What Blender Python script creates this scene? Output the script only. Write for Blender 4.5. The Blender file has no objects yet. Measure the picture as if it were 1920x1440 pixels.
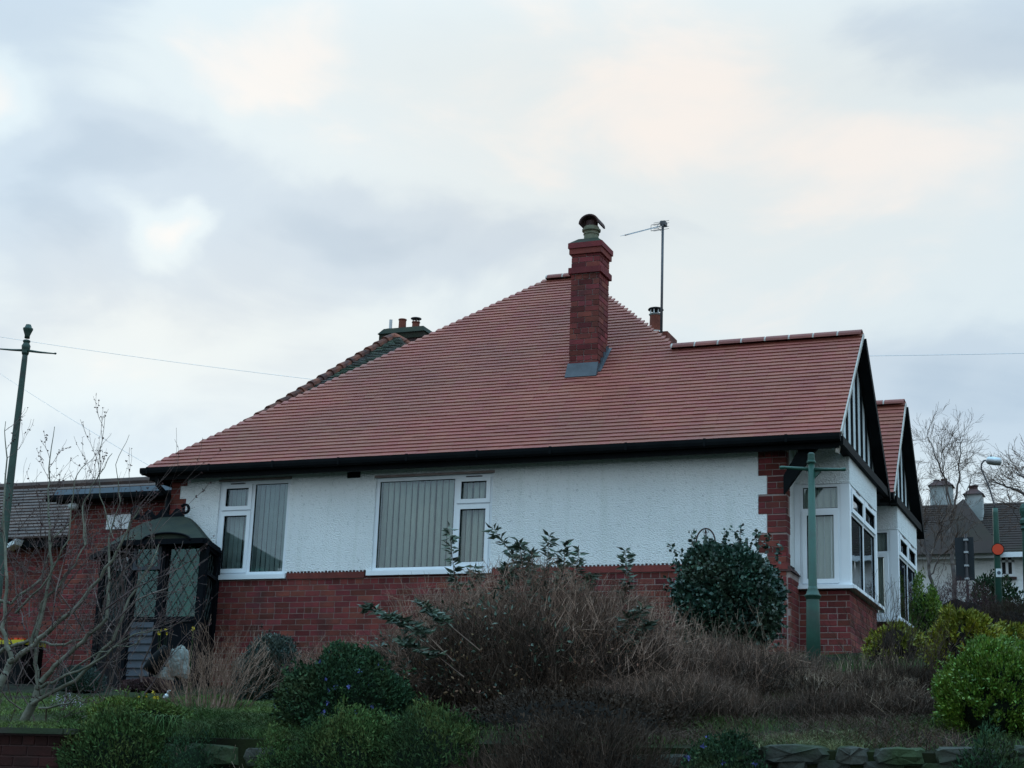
import bpy, math, random
import numpy as np
from mathutils import Vector, Matrix
random.seed(7); np.random.seed(7)
RNG = np.random.default_rng(11)
sc = bpy.context.scene
col = sc.collection

# ------------------------------------------------------------------ camera
F = 3045.0                                  # focal length in pixels of the 1920 px wide photograph
def nrm(v):
    v = np.array(v, float); return v/np.linalg.norm(v)
_Z = nrm((430, 11520, -F)); _Y = nrm((1260, -852, -F)); _X = nrm(np.cross(_Y, _Z)); _Y = np.cross(_Z, _X)
ROT = np.array([_X, _Y, _Z])                # world <- camera
CAM = np.array([0, 0, 1.6])
cd = bpy.data.cameras.new('camera'); cam = bpy.data.objects.new('camera', cd); col.objects.link(cam)
cd.sensor_width = 36; cd.lens = 36*F/1920; cd.clip_start = .1; cd.clip_end = 4000
M4 = Matrix([list(ROT[i])+[CAM[i]] for i in range(3)]+[[0, 0, 0, 1]])
cam.matrix_world = M4
sc.camera = cam
def ray(px, py): return ROT@np.array([px-960, -(py-720), -F])
def atY(px, py, y):                         # the point of depth y seen at a pixel of the photograph
    d = ray(px, py); return CAM+d*(y/d[1])
def atX(px, py, x):
    d = ray(px, py); return CAM+d*(x/d[0])

# ------------------------------------------------------------------ world: overcast evening sky
SKY_STRENGTH = 0.1
w = bpy.data.worlds.new('World'); sc.world = w; w.use_nodes = True
nt = w.node_tree; N = nt.nodes; L = nt.links; N.clear()
SUN_DIR = nrm(ray(310, 430))
sun_el = math.asin(SUN_DIR[2]); sun_az = math.atan2(SUN_DIR[0], SUN_DIR[1])
def nd(t, **k):
    n = N.new(t)
    for a, b in k.items(): setattr(n, a, b)
    return n
sky = nd('ShaderNodeTexSky', sky_type='NISHITA', sun_disc=False, sun_elevation=sun_el, sun_rotation=sun_az)
tc = nd('ShaderNodeTexCoord')
mp = nd('ShaderNodeMapping'); mp.inputs['Scale'].default_value = (1, 1, 2.1); mp.inputs['Location'].default_value = (.35, .1, .22)
L.new(tc.outputs['Generated'], mp.inputs['Vector'])
n1 = nd('ShaderNodeTexNoise'); n1.inputs['Scale'].default_value = 3.1; n1.inputs['Detail'].default_value = 5; n1.inputs['Roughness'].default_value = .5; n1.inputs['Distortion'].default_value = .3
L.new(mp.outputs[0], n1.inputs['Vector'])
def math_(op, a, b=None, clamp=False):
    m = nd('ShaderNodeMath', operation=op, use_clamp=clamp)
    for i, v in enumerate((a, b)):
        if v is None: continue
        if hasattr(v, 'is_output'): L.new(v, m.inputs[i])
        else: m.inputs[i].default_value = v
    return m.outputs[0]
def lobe(px, py, rad, squash=1.6, warp=.05):
    """smooth 0..1 patch of cloud round a direction of the sky"""
    d = nrm(ray(px, py))
    s = nd('ShaderNodeVectorMath', operation='SUBTRACT'); L.new(warpv, s.inputs[0]); s.inputs[1].default_value = tuple(d)
    m = nd('ShaderNodeVectorMath', operation='MULTIPLY'); L.new(s.outputs[0], m.inputs[0]); m.inputs[1].default_value = (1, 1, squash)
    l = nd('ShaderNodeVectorMath', operation='LENGTH'); L.new(m.outputs[0], l.inputs[0])
    r = nd('ShaderNodeMapRange', interpolation_type='SMOOTHSTEP'); L.new(l.outputs['Value'], r.inputs[0])
    r.inputs[1].default_value = 0; r.inputs[2].default_value = rad; r.inputs[3].default_value = 1; r.inputs[4].default_value = 0
    return r.outputs[0]
nw = nd('ShaderNodeTexNoise'); nw.inputs['Scale'].default_value = 9; nw.inputs['Detail'].default_value = 6
L.new(tc.outputs['Generated'], nw.inputs['Vector'])
sb = nd('ShaderNodeVectorMath', operation='SUBTRACT'); L.new(nw.outputs['Color'], sb.inputs[0]); sb.inputs[1].default_value = (.5, .5, .5)
scl = nd('ShaderNodeVectorMath', operation='SCALE'); L.new(sb.outputs[0], scl.inputs[0]); scl.inputs['Scale'].default_value = .07
ad = nd('ShaderNodeVectorMath', operation='ADD'); L.new(tc.outputs['Generated'], ad.inputs[0]); L.new(scl.outputs[0], ad.inputs[1])
warpv = ad.outputs[0]
base = math_('MULTIPLY', math_('SUBTRACT', n1.outputs['Fac'], .5), 2.0)
n2 = nd('ShaderNodeTexNoise'); n2.inputs['Scale'].default_value = 7.5; n2.inputs['Detail'].default_value = 7; n2.inputs['Roughness'].default_value = .55; n2.inputs['Distortion'].default_value = .5
L.new(mp.outputs[0], n2.inputs['Vector'])
tot = math_('ADD', math_('ADD', math_('MULTIPLY', base, .85), math_('MULTIPLY', math_('SUBTRACT', n2.outputs['Fac'], .5), 1.0)), .62)
for (px, py, rad, sq, amp) in [(312, 432, .030, 1.1, .75), (325, 430, .06, 1.3, .30), (220, 365, .045, 2.0, .4), (-10, 190, .06, 1.3, .65), (950, 170, .32, 1.8, .22), (1750, 330, .25, 1.6, .30),
                               (1450, 250, .25, 2.2, .05), (640, 430, .13, 2.4, -.62), (420, 440, .09, 2.4, -.3), (250, 270, .13, 2.6, -.52), (100, 400, .10, 2.0, -.50), (200, 500, .12, 2.6, -.25), (620, 330, .10, 3.0, .22), (1500, 520, .2, 2.5, .2), (1800, 760, .13, 2.5, -.35), (1650, 600, .12, 2.8, -.2), (450, 590, .10, 2.8, -.2), (980, 430, .10, 2.4, -.15), (500, 120, .15, 2.5, .3),
                               (150, 720, .10, 2.6, .30), (650, 30, .3, 3, .18), (1800, 110, .15, 2.6, -.38), (1300, 430, .15, 3.2, -.18)]:
    tot = math_('ADD', tot, math_('MULTIPLY', lobe(px, py, rad, sq), amp))
cr = nd('ShaderNodeValToRGB'); L.new(math_('MULTIPLY', tot, .62, clamp=True), cr.inputs[0])
cr.color_ramp.interpolation = 'EASE'
e = cr.color_ramp.elements
e[0].position = 0; e[0].color = (.38, .50, .62, 1)
e[1].position = 1; e[1].color = (.92, .93, .92, 1)
for p, c in ((.22, (.45, .57, .68, 1)), (.48, (.57, .69, .76, 1)), (.72, (.70, .735, .75, 1))):
    x = e.new(p); x.color = c
# a warm cast in the thinner cloud up in the middle and along the horizon
warm = math_('ADD', math_('MULTIPLY', lobe(1250, 200, .50, 1.5), 1.1), math_('MULTIPLY', lobe(250, 640, .25, 3), .7), clamp=True)
wm = nd('ShaderNodeMix', data_type='RGBA', blend_type='MULTIPLY'); L.new(warm, wm.inputs[0]); L.new(cr.outputs[0], wm.inputs[6]); wm.inputs[7].default_value = (1.09, .975, .90, 1)
# overcast skies grow brighter and bluer towards the zenith
sep = nd('ShaderNodeSeparateXYZ'); L.new(tc.outputs['Generated'], sep.inputs[0])
zr = nd('ShaderNodeMapRange', interpolation_type='SMOOTHSTEP'); L.new(sep.outputs[2], zr.inputs[0]); zr.inputs[1].default_value = .42; zr.inputs[2].default_value = .9
zm = nd('ShaderNodeMix', data_type='RGBA', blend_type='MULTIPLY'); L.new(zr.outputs[0], zm.inputs[0]); L.new(wm.outputs[2], zm.inputs[6]); zm.inputs[7].default_value = (2.15, 3.0, 3.55, 1)
g = nd('ShaderNodeVectorMath', operation='SCALE'); L.new(zm.outputs[2], g.inputs[0]); g.inputs['Scale'].default_value = 1/SKY_STRENGTH
mx = nd('ShaderNodeMix', data_type='RGBA'); mx.inputs[0].default_value = .96; L.new(sky.outputs[0], mx.inputs[6]); L.new(g.outputs[0], mx.inputs[7])
bg = nd('ShaderNodeBackground'); L.new(mx.outputs[2], bg.inputs[0]); bg.inputs[1].default_value = SKY_STRENGTH
wo = nd('ShaderNodeOutputWorld'); L.new(bg.outputs[0], wo.inputs[0])
# weak sun behind the cloud, where the bright patch is
sd = bpy.data.lights.new('sun', 'SUN'); sd.energy = .5; sd.angle = math.radians(14); sd.color = (1, .95, .9)
so = bpy.data.objects.new('sun', sd); col.objects.link(so)
so.rotation_euler = Vector(SUN_DIR).to_track_quat('Z', 'Y').to_euler()
sc.view_settings.view_transform = 'Standard'; sc.view_settings.look = 'None'; sc.view_settings.gamma = 1
sc.view_settings.exposure = 0.3; sc.view_settings.use_curve_mapping = False
sc.cycles.max_bounces = 5; sc.cycles.transparent_max_bounces = 12; sc.cycles.diffuse_bounces = 3

# ------------------------------------------------------------------ helpers
class MB:
    def __init__(s): s.V = []; s.F = []; s.n = 0
    def add(s, v, f):
        v = np.asarray(v, float).reshape(-1, 3); s.V.append(v); s.F.extend([tuple(i+s.n for i in q) for q in f]); s.n += len(v); return s
    def box(s, x0, x1, y0, y1, z0, z1):
        return s.hexa([(x0, y0, z0), (x1, y0, z0), (x1, y1, z0), (x0, y1, z0), (x0, y0, z1), (x1, y0, z1), (x1, y1, z1), (x0, y1, z1)])
    def hexa(s, p):
        return s.add(p, [(0, 3, 2, 1), (4, 5, 6, 7), (0, 1, 5, 4), (1, 2, 6, 5), (2, 3, 7, 6), (3, 0, 4, 7)])
    def bar(s, a, b, w, h, up=(0, 0, 1)):
        a = np.array(a, float); b = np.array(b, float); d = nrm(b-a); u = np.cross(d, up); u = nrm(u); v = np.cross(u, d)
        P = []
        for q in (a, b):
            for i, j in ((-1, -1), (1, -1), (1, 1), (-1, 1)): P.append(q+u*i*w/2+v*j*h/2)
        return s.add(P, [(0, 1, 2, 3), (7, 6, 5, 4), (0, 4, 5, 1), (1, 5, 6, 2), (2, 6, 7, 3), (3, 7, 4, 0)])
    def tube(s, pts, r, sides=8, cap=True):
        pts = [np.array(p, float) for p in pts]; rr = r if hasattr(r, '__len__') else [r]*len(pts)
        V = []; prev = None; dl = np.array((0, 0, 1.))
        for i, p in enumerate(pts):
            d = pts[min(i+1, len(pts)-1)]-pts[max(i-1, 0)]; d = nrm(d) if np.linalg.norm(d) > 1e-6 else dl; dl = d
            if prev is None:
                u = np.cross(d, (0, 0, 1.)); 
                if np.linalg.norm(u) < 1e-3: u = np.array([1., 0, 0])
            else: u = prev-d*np.dot(prev, d)
            u = nrm(u); prev = u; v = np.cross(d, u)
            for k in range(sides):
                a = 2*math.pi*k/sides; V.append(p+rr[i]*(u*math.cos(a)+v*math.sin(a)))
        Fs = []
        for i in range(len(pts)-1):
            for k in range(sides):
                k2 = (k+1) % sides; Fs.append((i*sides+k, i*sides+k2, (i+1)*sides+k2, (i+1)*sides+k))
        if cap: Fs.append(tuple(range(sides))[::-1]); Fs.append(tuple((len(pts)-1)*sides+k for k in range(sides)))
        return s.add(V, Fs)
    def lathe(s, c, prof, sides=16):
        return s.tube([(c[0], c[1], c[2]+z) for z, r in prof], [max(r, .0005) for z, r in prof], sides)
    def poly(s, pts, thick):
        """flat polygon extruded by the vector thick"""
        n = len(pts); P = [np.array(p, float) for p in pts]; Q = [p+np.array(thick) for p in P]
        f = [tuple(range(n)), tuple(range(2*n-1, n-1, -1))]+[(i, i+n, (i+1) % n+n, (i+1) % n) for i in range(n)]
        return s.add(P+Q, f)
    def mesh(s, name, origin=(0, 0, 0), smooth=False):
        me = bpy.data.meshes.new(name)
        V = (np.concatenate(s.V) if s.V else np.zeros((0, 3)))-np.array(origin)
        ft = s.F; nv = np.array([len(q) for q in ft], dtype=np.int32)
        me.vertices.add(len(V)); me.vertices.foreach_set('co', V.ravel())
        me.loops.add(int(nv.sum())); me.loops.foreach_set('vertex_index', np.array([i for q in ft for i in q], dtype=np.int32))
        me.polygons.add(len(ft)); me.polygons.foreach_set('loop_start', np.concatenate([[0], np.cumsum(nv)[:-1]]).astype(np.int32))
        me.polygons.foreach_set('use_smooth', np.full(len(ft), smooth)); me.update(calc_edges=True); me.validate()
        return me
def fastmesh(name, V, Fq, smooth=False):
    """V (n,3), Fq (m,k) all faces with k corners"""
    me = bpy.data.meshes.new(name); k = Fq.shape[1]
    me.vertices.add(len(V)); me.vertices.foreach_set('co', np.ascontiguousarray(V, dtype=np.float32).ravel())
    me.loops.add(Fq.size); me.loops.foreach_set('vertex_index', Fq.astype(np.int32).ravel())
    me.polygons.add(len(Fq)); me.polygons.foreach_set('loop_start', np.arange(0, Fq.size, k, dtype=np.int32))
    me.polygons.foreach_set('use_smooth', np.full(len(Fq), smooth)); me.update(calc_edges=True)
    return me
def wpos(o):
    v = Vector((0, 0, 0))
    while o is not None: v += o.location; o = o.parent
    return v
def tag(o, label=None, cat=None, group=None, kind=None):
    if label: o['label'] = label
    if cat: o['category'] = cat
    if group: o['group'] = group
    if kind: o['kind'] = kind
    return o
def thing(name, loc, label, cat, group=None):
    o = bpy.data.objects.new(name, None); o.empty_display_size = .2; o.location = Vector([float(a) for a in loc]); col.objects.link(o)
    return tag(o, label, cat, group)
def link(name, me, m, parent=None, loc=None):
    if m is not None and len(me.materials) == 0: me.materials.append(m)
    o = bpy.data.objects.new(name, me); col.objects.link(o)
    if parent is not None: o.parent = parent
    if loc is not None: o.location = Vector([float(a) for a in loc])
    return o
def part(name, mb, m, parent=None, smooth=False, kind=None):
    org = wpos(parent) if parent else (0, 0, 0)
    o = link(name, mb.mesh(name, org, smooth), m, parent)
    if kind: o['kind'] = kind
    return o
def fpart(name, V, Fq, m, parent=None, smooth=False, kind=None):
    org = np.array(wpos(parent)) if parent else np.zeros(3)
    o = link(name, fastmesh(name, V-org, Fq, smooth), m, parent)
    if parent is not None and name in ('stems', 'flowers', 'buds', 'trailing_stems', 'shoot_stems', 'leaves', 'sprigs'): kind = 'stuff'
    if kind: o['kind'] = kind
    return o
def copy_tree(o, loc, parent=None):
    c = o.copy(); col.objects.link(c); c.location = loc
    if parent: c.parent = parent
    for ch in list(o.children): copy_tree(ch, ch.location, c)
    return c

# ------------------------------------------------------------------ materials
WHITES = {'white_roughcast', 'white_plastic', 'blind_fabric', 'net_curtain', 'white_paint', 'pale_mortar', 'bright_metal', 'orange_red_paint', 'yellow_petal', 'pale_petal', 'blue_petal', 'yellow_plastic'}
def mat(name, c1, c2=None, scale=3.0, rough=.8, bump=0.0, bscale=30.0, spec=.3, metal=0.0, island=0.0, detail=5, contrast=(.35, .65), c3=None, s3=.6, t3=(.55, .7), objrand=0.0, bdist=.01, hue=0.0):
    al = 1.0 if name in WHITES else 1.15 if any(k in name for k in ('leaf', 'twig', 'stem', 'grass', 'bark')) else .62
    c1 = tuple(a*al for a in c1); c2 = tuple(a*al for a in c2) if c2 else None; c3 = tuple(a*al for a in c3) if c3 else None
    m = bpy.data.materials.new(name); m.use_nodes = True; t = m.node_tree; n = t.nodes; l = t.links
    b = n['Principled BSDF']; b.inputs['Roughness'].default_value = rough; b.inputs['Specular IOR Level'].default_value = spec; b.inputs['Metallic'].default_value = metal
    g = n.new('ShaderNodeNewGeometry')
    def noise(s, d=detail):
        x = n.new('ShaderNodeTexNoise'); x.inputs['Scale'].default_value = s; x.inputs['Detail'].default_value = d; l.new(g.outputs['Position'], x.inputs['Vector']); return x.outputs['Fac']
    def mr(v, a, bb):
        x = n.new('ShaderNodeMapRange'); l.new(v, x.inputs[0]); x.inputs[1].default_value = a; x.inputs[2].default_value = bb; return x.outputs[0]
    def mix(f, a, bb):
        x = n.new('ShaderNodeMix'); x.data_type = 'RGBA'
        if hasattr(f, 'is_output'): l.new(f, x.inputs[0])
        else: x.inputs[0].default_value = f
        for i, v in ((6, a), (7, bb)):
            if hasattr(v, 'is_output'): l.new(v, x.inputs[i])
            else: x.inputs[i].default_value = (*v, 1)
        return x.outputs[2]
    c = mix(mr(noise(scale), *contrast), c1, c2 or tuple(a*.8 for a in c1))
    if name == 'white_roughcast':
        mpp = n.new('ShaderNodeMapping'); mpp.inputs['Scale'].default_value = (7, 7, .5); l.new(g.outputs['Position'], mpp.inputs['Vector']); sn = n.new('ShaderNodeTexNoise'); sn.inputs['Scale'].default_value = 1.0; sn.inputs['Detail'].default_value = 4; l.new(mpp.outputs[0], sn.inputs['Vector'])
        c = mix(mr(sn.outputs['Fac'], .55, .85), c, (.70, .74, .73))
    if c3: c = mix(mr(noise(s3), *t3), c, c3)
    if island:
        oi = n.new('ShaderNodeObjectInfo'); ma = n.new('ShaderNodeMath'); ma.operation = 'ADD'; l.new(g.outputs['Random Per Island'], ma.inputs[0]); l.new(oi.outputs['Random'], ma.inputs[1])
        fr = n.new('ShaderNodeMath'); fr.operation = 'FRACT'; l.new(ma.outputs[0], fr.inputs[0])
        hs = n.new('ShaderNodeHueSaturation'); l.new(c, hs.inputs['Color'])
        x = n.new('ShaderNodeMapRange'); l.new(fr.outputs[0], x.inputs[0]); x.inputs[3].default_value = 1-island; x.inputs[4].default_value = 1+island; l.new(x.outputs[0], hs.inputs['Value'])
        if hue:
            m7 = n.new('ShaderNodeMath'); m7.operation = 'MULTIPLY'; l.new(fr.outputs[0], m7.inputs[0]); m7.inputs[1].default_value = 7.31
            f7 = n.new('ShaderNodeMath'); f7.operation = 'FRACT'; l.new(m7.outputs[0], f7.inputs[0])
            x = n.new('ShaderNodeMapRange'); l.new(f7.outputs[0], x.inputs[0]); x.inputs[3].default_value = .5-hue; x.inputs[4].default_value = .5+hue; l.new(x.outputs[0], hs.inputs['Hue'])
        c = hs.outputs[0]
    if hasattr(c, 'is_output'): l.new(c, b.inputs['Base Color'])
    if bump:
        bn = n.new('ShaderNodeBump'); bn.inputs['Strength'].default_value = bump; bn.inputs['Distance'].default_value = bdist; l.new(noise(bscale, 4), bn.inputs['Height']); l.new(bn.outputs[0], b.inputs['Normal'])
    return m
M = {}
M['render'] = mat('white_roughcast', (.83, .86, .87), (.76, .79, .80), 1.2, .95, 1.0, 55, .2, bdist=.026, contrast=(.4, .75), c3=(.50, .54, .55), s3=22, t3=(.58, .78))
M['brick_old'] = mat('dark_old_brick', (.055, .018, .016), (.035, .016, .014), 5, .9, .6, 40, .15, island=.3)
M['brick'] = mat('red_brick', (.270, .062, .054), (.195, .052, .048), 6, .9, .5, 60, .2, island=.35, hue=.012, c3=(.10, .042, .042), s3=2.0, t3=(.55, .75))
M['mortar'] = mat('grey_mortar', (.54, .43, .40), (.40, .31, .29), 5, .95, .4, 80, .1)
M['tile'] = mat('roof_tile_clay', (.45, .142, .102), (.37, .112, .086), 1.3, .70, .3, 60, .25, island=.045, hue=.006, c3=(.34, .135, .10), s3=.6, t3=(.48, .75))
M['ridge'] = mat('ridge_tile_clay', (.36, .11, .08), (.28, .085, .07), 3, .7, .3, 50, .4, island=.1)
M['ridge_mortar'] = mat('pale_mortar', (.46, .43, .40), (.36, .34, .31), 12, .95, .4, 60, .1)
M['oldtile'] = mat('old_mossy_tile', (.075, .062, .058), (.045, .058, .035), 2.5, .9, .6, 30, .25, island=.35, c3=(.04, .06, .03), s3=1.3, t3=(.45, .65))
M['garage_tile'] = mat('brown_tile', (.15, .10, .085), (.10, .075, .07), 2.5, .85, .4, 40, .3, island=.25)
M['black'] = mat('black_paint', (.006, .008, .010), (.009, .012, .014), 4, .65, .1, 20, .06)
M['upvc'] = mat('white_plastic', (.78, .82, .86), (.72, .76, .80), 2, .45, 0, 10, .4)
M['blind'] = mat('blind_fabric', (.74, .73, .66), (.66, .65, .59), 2, .9, 0, 10, .1)
M['blind_dim'] = mat('net_curtain', (.56, .62, .61), (.42, .48, .48), 3, .9, 0, 10, .1, detail=2)
M['dark'] = mat('dark_interior', (.04, .045, .05), (.03, .03, .035), 1, .9)
M['lead'] = mat('lead_sheet', (.085, .10, .125), (.05, .06, .075), 7, .6, .3, 15, .5)
M['pot_buff'] = mat('buff_clay_pot', (.36, .33, .24), (.20, .22, .15), 7, .9, .4, 40, .2)
M['pot_red'] = mat('red_clay_pot', (.30, .09, .06), (.22, .07, .05), 6, .85, .3, 40, .2)
M['cowl'] = mat('brown_clay_cowl', (.11, .05, .045), (.07, .04, .04), 6, .8, .3, 40, .3)
M['metal'] = mat('dull_metal', (.14, .13, .14), (.09, .09, .10), 12, .55, .1, 30, .5, metal=.4)
M['alu'] = mat('bright_metal', (.5, .52, .54), (.4, .42, .44), 8, .4, 0, 10, .5, metal=.6)
M['green'] = mat('green_paint', (.020, .115, .080), (.015, .08, .058), 5, .55, .25, 25, .45, c3=(.03, .06, .045), s3=3, t3=(.55, .75))
M['green_old'] = mat('faded_green_paint', (.045, .10, .075), (.03, .07, .055), 4, .6, .3, 25, .4, c3=(.05, .055, .045), s3=5, t3=(.5, .7))
M['porch'] = mat('dark_stained_wood', (.005, .007, .011), (.008, .011, .015), 5, .65, .2, 30, .05)
M['porch_grey'] = mat('slate_painted_board', (.055, .075, .105), (.035, .05, .07), 6, .55, .2, 30, .4)
M['porch_roof'] = mat('mossy_felt', (.030, .042, .028), (.018, .028, .022), 3.5, .9, .5, 50, .25, c3=(.045, .05, .03), s3=2, t3=(.5, .7))
M['fascia'] = mat('blue_grey_flashing', (.09, .13, .17), (.07, .10, .13), 5, .6, .1, 20, .4)
M['stone'] = mat('garden_stone', (.070, .072, .062), (.036, .044, .036), 5, .95, 1.0, 18, .2, island=.35, c3=(.04, .062, .028), s3=2.5, t3=(.45, .62), bdist=.02)
M['soil'] = mat('dark_soil', (.016, .013, .010), (.010, .009, .007), 3, .98, .8, 20, .1, c3=(.030, .045, .014), s3=.5, t3=(.40, .6))
M['road'] = mat('asphalt', (.055, .055, .055), (.04, .04, .042), 5, .9, .3, 60, .3)
M['rock'] = mat('white_rock', (.34, .36, .34), (.17, .19, .18), 9, .95, 1.0, 14, .2, bdist=.03)
M['yellow'] = mat('yellow_plastic', (.55, .46, .02), (.45, .38, .02), 3, .5)
M['white'] = mat('white_paint', (.62, .68, .70), (.5, .56, .58), 3, .6)
M['orange'] = mat('orange_red_paint', (.62, .06, .02), (.50, .05, .02), 3, .5, island=0)
M['farroof'] = mat('far_brown_roof', (.078, .058, .053), (.064, .052, .048), .9, .95, .2, 6, .05, c3=(.06, .06, .04), s3=.4, t3=(.5, .7), island=.06)
M['sign_back'] = mat('grey_sign_back', (.020, .028, .036), (.028, .036, .045), 2, .6)
M['bark'] = mat('grey_bark', (.15, .145, .115), (.08, .085, .065), 7, .95, .4, 60, .15)
M['twig'] = mat('brown_twig', (.105, .068, .050), (.055, .037, .030), 3, .95, 0, 10, .15, island=.4)
M['twig_mid'] = mat('grey_brown_twig', (.25, .160, .120), (.12, .076, .058), 2.2, .95, 0, 10, .15, island=.5)
M['twig_red'] = mat('reddish_twig', (.07, .035, .035), (.04, .022, .024), 4, .9, 0, 10, .2, island=.3)
M['twig_pale'] = mat('straw_stem', (.22, .165, .12), (.09, .062, .05), 3.5, .95, 0, 10, .15, island=.5)
M['twig_dark'] = mat('dark_twig', (.048, .032, .023), (.024, .018, .014), 3, .95, 0, 10, .15, island=.4)
M['bark_twig'] = mat('grey_red_twig', (.11, .085, .075), (.06, .04, .04), 3, .9, 0, 10, .15, island=.35)
M['birch'] = mat('birch_bark', (.12, .10, .09), (.06, .05, .05), 6, .9)
def leafm(name, c1, c2, rough=.55, spec=.4, sc_=4): return mat(name, c1, c2, sc_, rough, 0, 10, spec, island=.55, hue=.03, c3=tuple((a+b)*.5+d for a, b, d in zip(c1, c2, (.016, .008, .002))), s3=2.3, t3=(.5, .62))
M['dead_leaf'] = leafm('dead_leaf', (.16, .095, .06), (.07, .045, .03), .9, .1)
M['ivy'] = leafm('ivy_leaf', (.020, .058, .038), (.012, .036, .026), .45, .5)
M['shoot'] = leafm('grey_green_leaf', (.055, .085, .060), (.035, .055, .038))
M['mound'] = leafm('dark_green_leaf', (.024, .056, .026), (.014, .032, .016), .85, .08, 1.5)
M['mound_l'] = leafm('mid_green_leaf', (.050, .090, .026), (.024, .044, .018), .85, .08, 1.5)
M['bright'] = leafm('bright_green_leaf', (.095, .175, .018), (.05, .10, .014), .5, .35, 2)
M['olive'] = leafm('yellow_green_leaf', (.24, .23, .016), (.10, .12, .014), .5, .35, 2.5)
M['bluegreen'] = leafm('blue_green_leaf', (.030, .055, .048), (.018, .034, .030), .6, .3)
M['grassm'] = leafm('grass_blade', (.080, .125, .026), (.045, .075, .018), .7, .2, 1.2)
M['grass_pale'] = leafm('pale_grass_blade', (.20, .22, .11), (.11, .13, .065), .8, .2, 1.5)
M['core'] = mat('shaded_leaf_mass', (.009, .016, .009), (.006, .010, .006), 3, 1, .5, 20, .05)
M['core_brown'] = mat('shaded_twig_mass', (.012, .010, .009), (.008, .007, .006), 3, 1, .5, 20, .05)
M['fl_blue'] = mat('blue_petal', (.08, .09, .28), (.06, .07, .22), 3, .7)
M['fl_white'] = mat('pale_petal', (.34, .30, .36), (.28, .25, .3), 3, .7)
M['fl_yellow'] = mat('yellow_petal', (.5, .36, .01), (.4, .3, .01), 3, .7)
def glass_mat(name, tint, refl):
    m = bpy.data.materials.new(name); m.use_nodes = True; n = m.node_tree.nodes; l = m.node_tree.links; n.remove(n['Principled BSDF'])
    tr = n.new('ShaderNodeBsdfTransparent'); tr.inputs[0].default_value = (*tint, 1)
    gl = n.new('ShaderNodeBsdfGlossy'); gl.inputs['Roughness'].default_value = .02; gl.inputs[0].default_value = (.9, .95, 1, 1)
    fr = n.new('ShaderNodeLayerWeight'); fr.inputs[0].default_value = .35
    ma = n.new('ShaderNodeMath'); ma.operation = 'MULTIPLY_ADD'; l.new(fr.outputs['Fresnel'], ma.inputs[0]); ma.inputs[1].default_value = 1.0; ma.inputs[2].default_value = refl; ma.use_clamp = True
    nz = n.new('ShaderNodeTexNoise'); nz.inputs['Scale'].default_value = 1.5; g_ = n.new('ShaderNodeNewGeometry'); l.new(g_.outputs['Position'], nz.inputs['Vector'])
    bp = n.new('ShaderNodeBump'); bp.inputs['Strength'].default_value = .08; bp.inputs['Distance'].default_value = .05; l.new(nz.outputs[0], bp.inputs['Height']); l.new(bp.outputs[0], gl.inputs['Normal'])
    mx = n.new('ShaderNodeMixShader'); l.new(ma.outputs[0], mx.inputs[0]); l.new(tr.outputs[0], mx.inputs[1]); l.new(gl.outputs[0], mx.inputs[2]); l.new(mx.outputs[0], n['Material Output'].inputs[0])
    return m
M['glass'] = glass_mat('window_glass', (.86, .92, .92), .02)
M['glass_green'] = glass_mat('porch_glass', (.30, .66, .60), .0)
M['farwhite'] = mat('weathered_white_render', (.62, .66, .66), (.40, .44, .44), 2.5, .95)
M['teal'] = mat('teal_reflection', (.07, .30, .26), (.04, .17, .15), 2, .8)  # teal glint of the porch glazing painted as a plain colour
M['lead_strip'] = mat('dull_lead_strip', (.07, .10, .10), (.05, .07, .07), 5, .8, 0, 10, .2)

# ------------------------------------------------------------------ ground
def sstep(a, b, x):
    t = np.clip((x-a)/(b-a), 0, 1); return t*t*(3-2*t)
def ground_z(x, y):
    x = np.asarray(x, float); y = np.asarray(y, float)
    s = .12+.045*sstep(-9, -5, x)
    z = np.where(y < 10.0, 0.0, 2.03+s*(np.minimum(y, 19)-10))
    z = np.where((y > 8.2) & (y < 10.0), .12, z)
    z = z+np.where(y > 19, .0*y, 0)
    far = .055*np.clip(y-22, 0, 8)+.12*np.clip(y-30, 0, 28)
    z = z+np.where(y > 22, far, 0)
    z = z+np.where(y > 10.2, .04*np.sin(x*2.3+y*1.1)*np.sin(y*2.9-x*.7), 0)
    return z
def gz(x, y): return float(ground_z(x, y))
xs = np.unique(np.concatenate([np.linspace(-900, -40, 12), np.linspace(-40, -20, 12), np.linspace(-20, 4, 97), np.linspace(4, 40, 15), np.linspace(40, 900, 12)]))
ys = np.unique(np.concatenate([np.linspace(-600, -10, 10), np.linspace(-10, 8.2, 10), [8.2, 8.21, 9.99, 10.0, 10.01], np.linspace(10.2, 20, 50), np.linspace(20, 60, 41), np.linspace(60, 1500, 16)]))
GX, GY = np.meshgrid(xs, ys); GZ = ground_z(GX, GY)
V = np.stack([GX, GY, GZ], -1).reshape(-1, 3); nx = len(xs)
I = (np.arange(len(ys)-1)[:, None]*nx+np.arange(nx-1)[None]).ravel()
tag(fpart('ground', V, np.stack([I, I+1, I+nx+1, I+nx], 1), M['soil'], smooth=False), kind='structure')
rd = MB().add([(-200, -6, .004), (200, -6, .004), (200, 6.5, .004), (-200, 6.5, .004)], [(0, 1, 2, 3)])
tag(part('road', rd, M['road']), kind='structure')
tag(part('pavement', MB().box(-200, 200, 6.5, 8.2, -.05, .125), M['ridge_mortar']), kind='structure')

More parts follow.
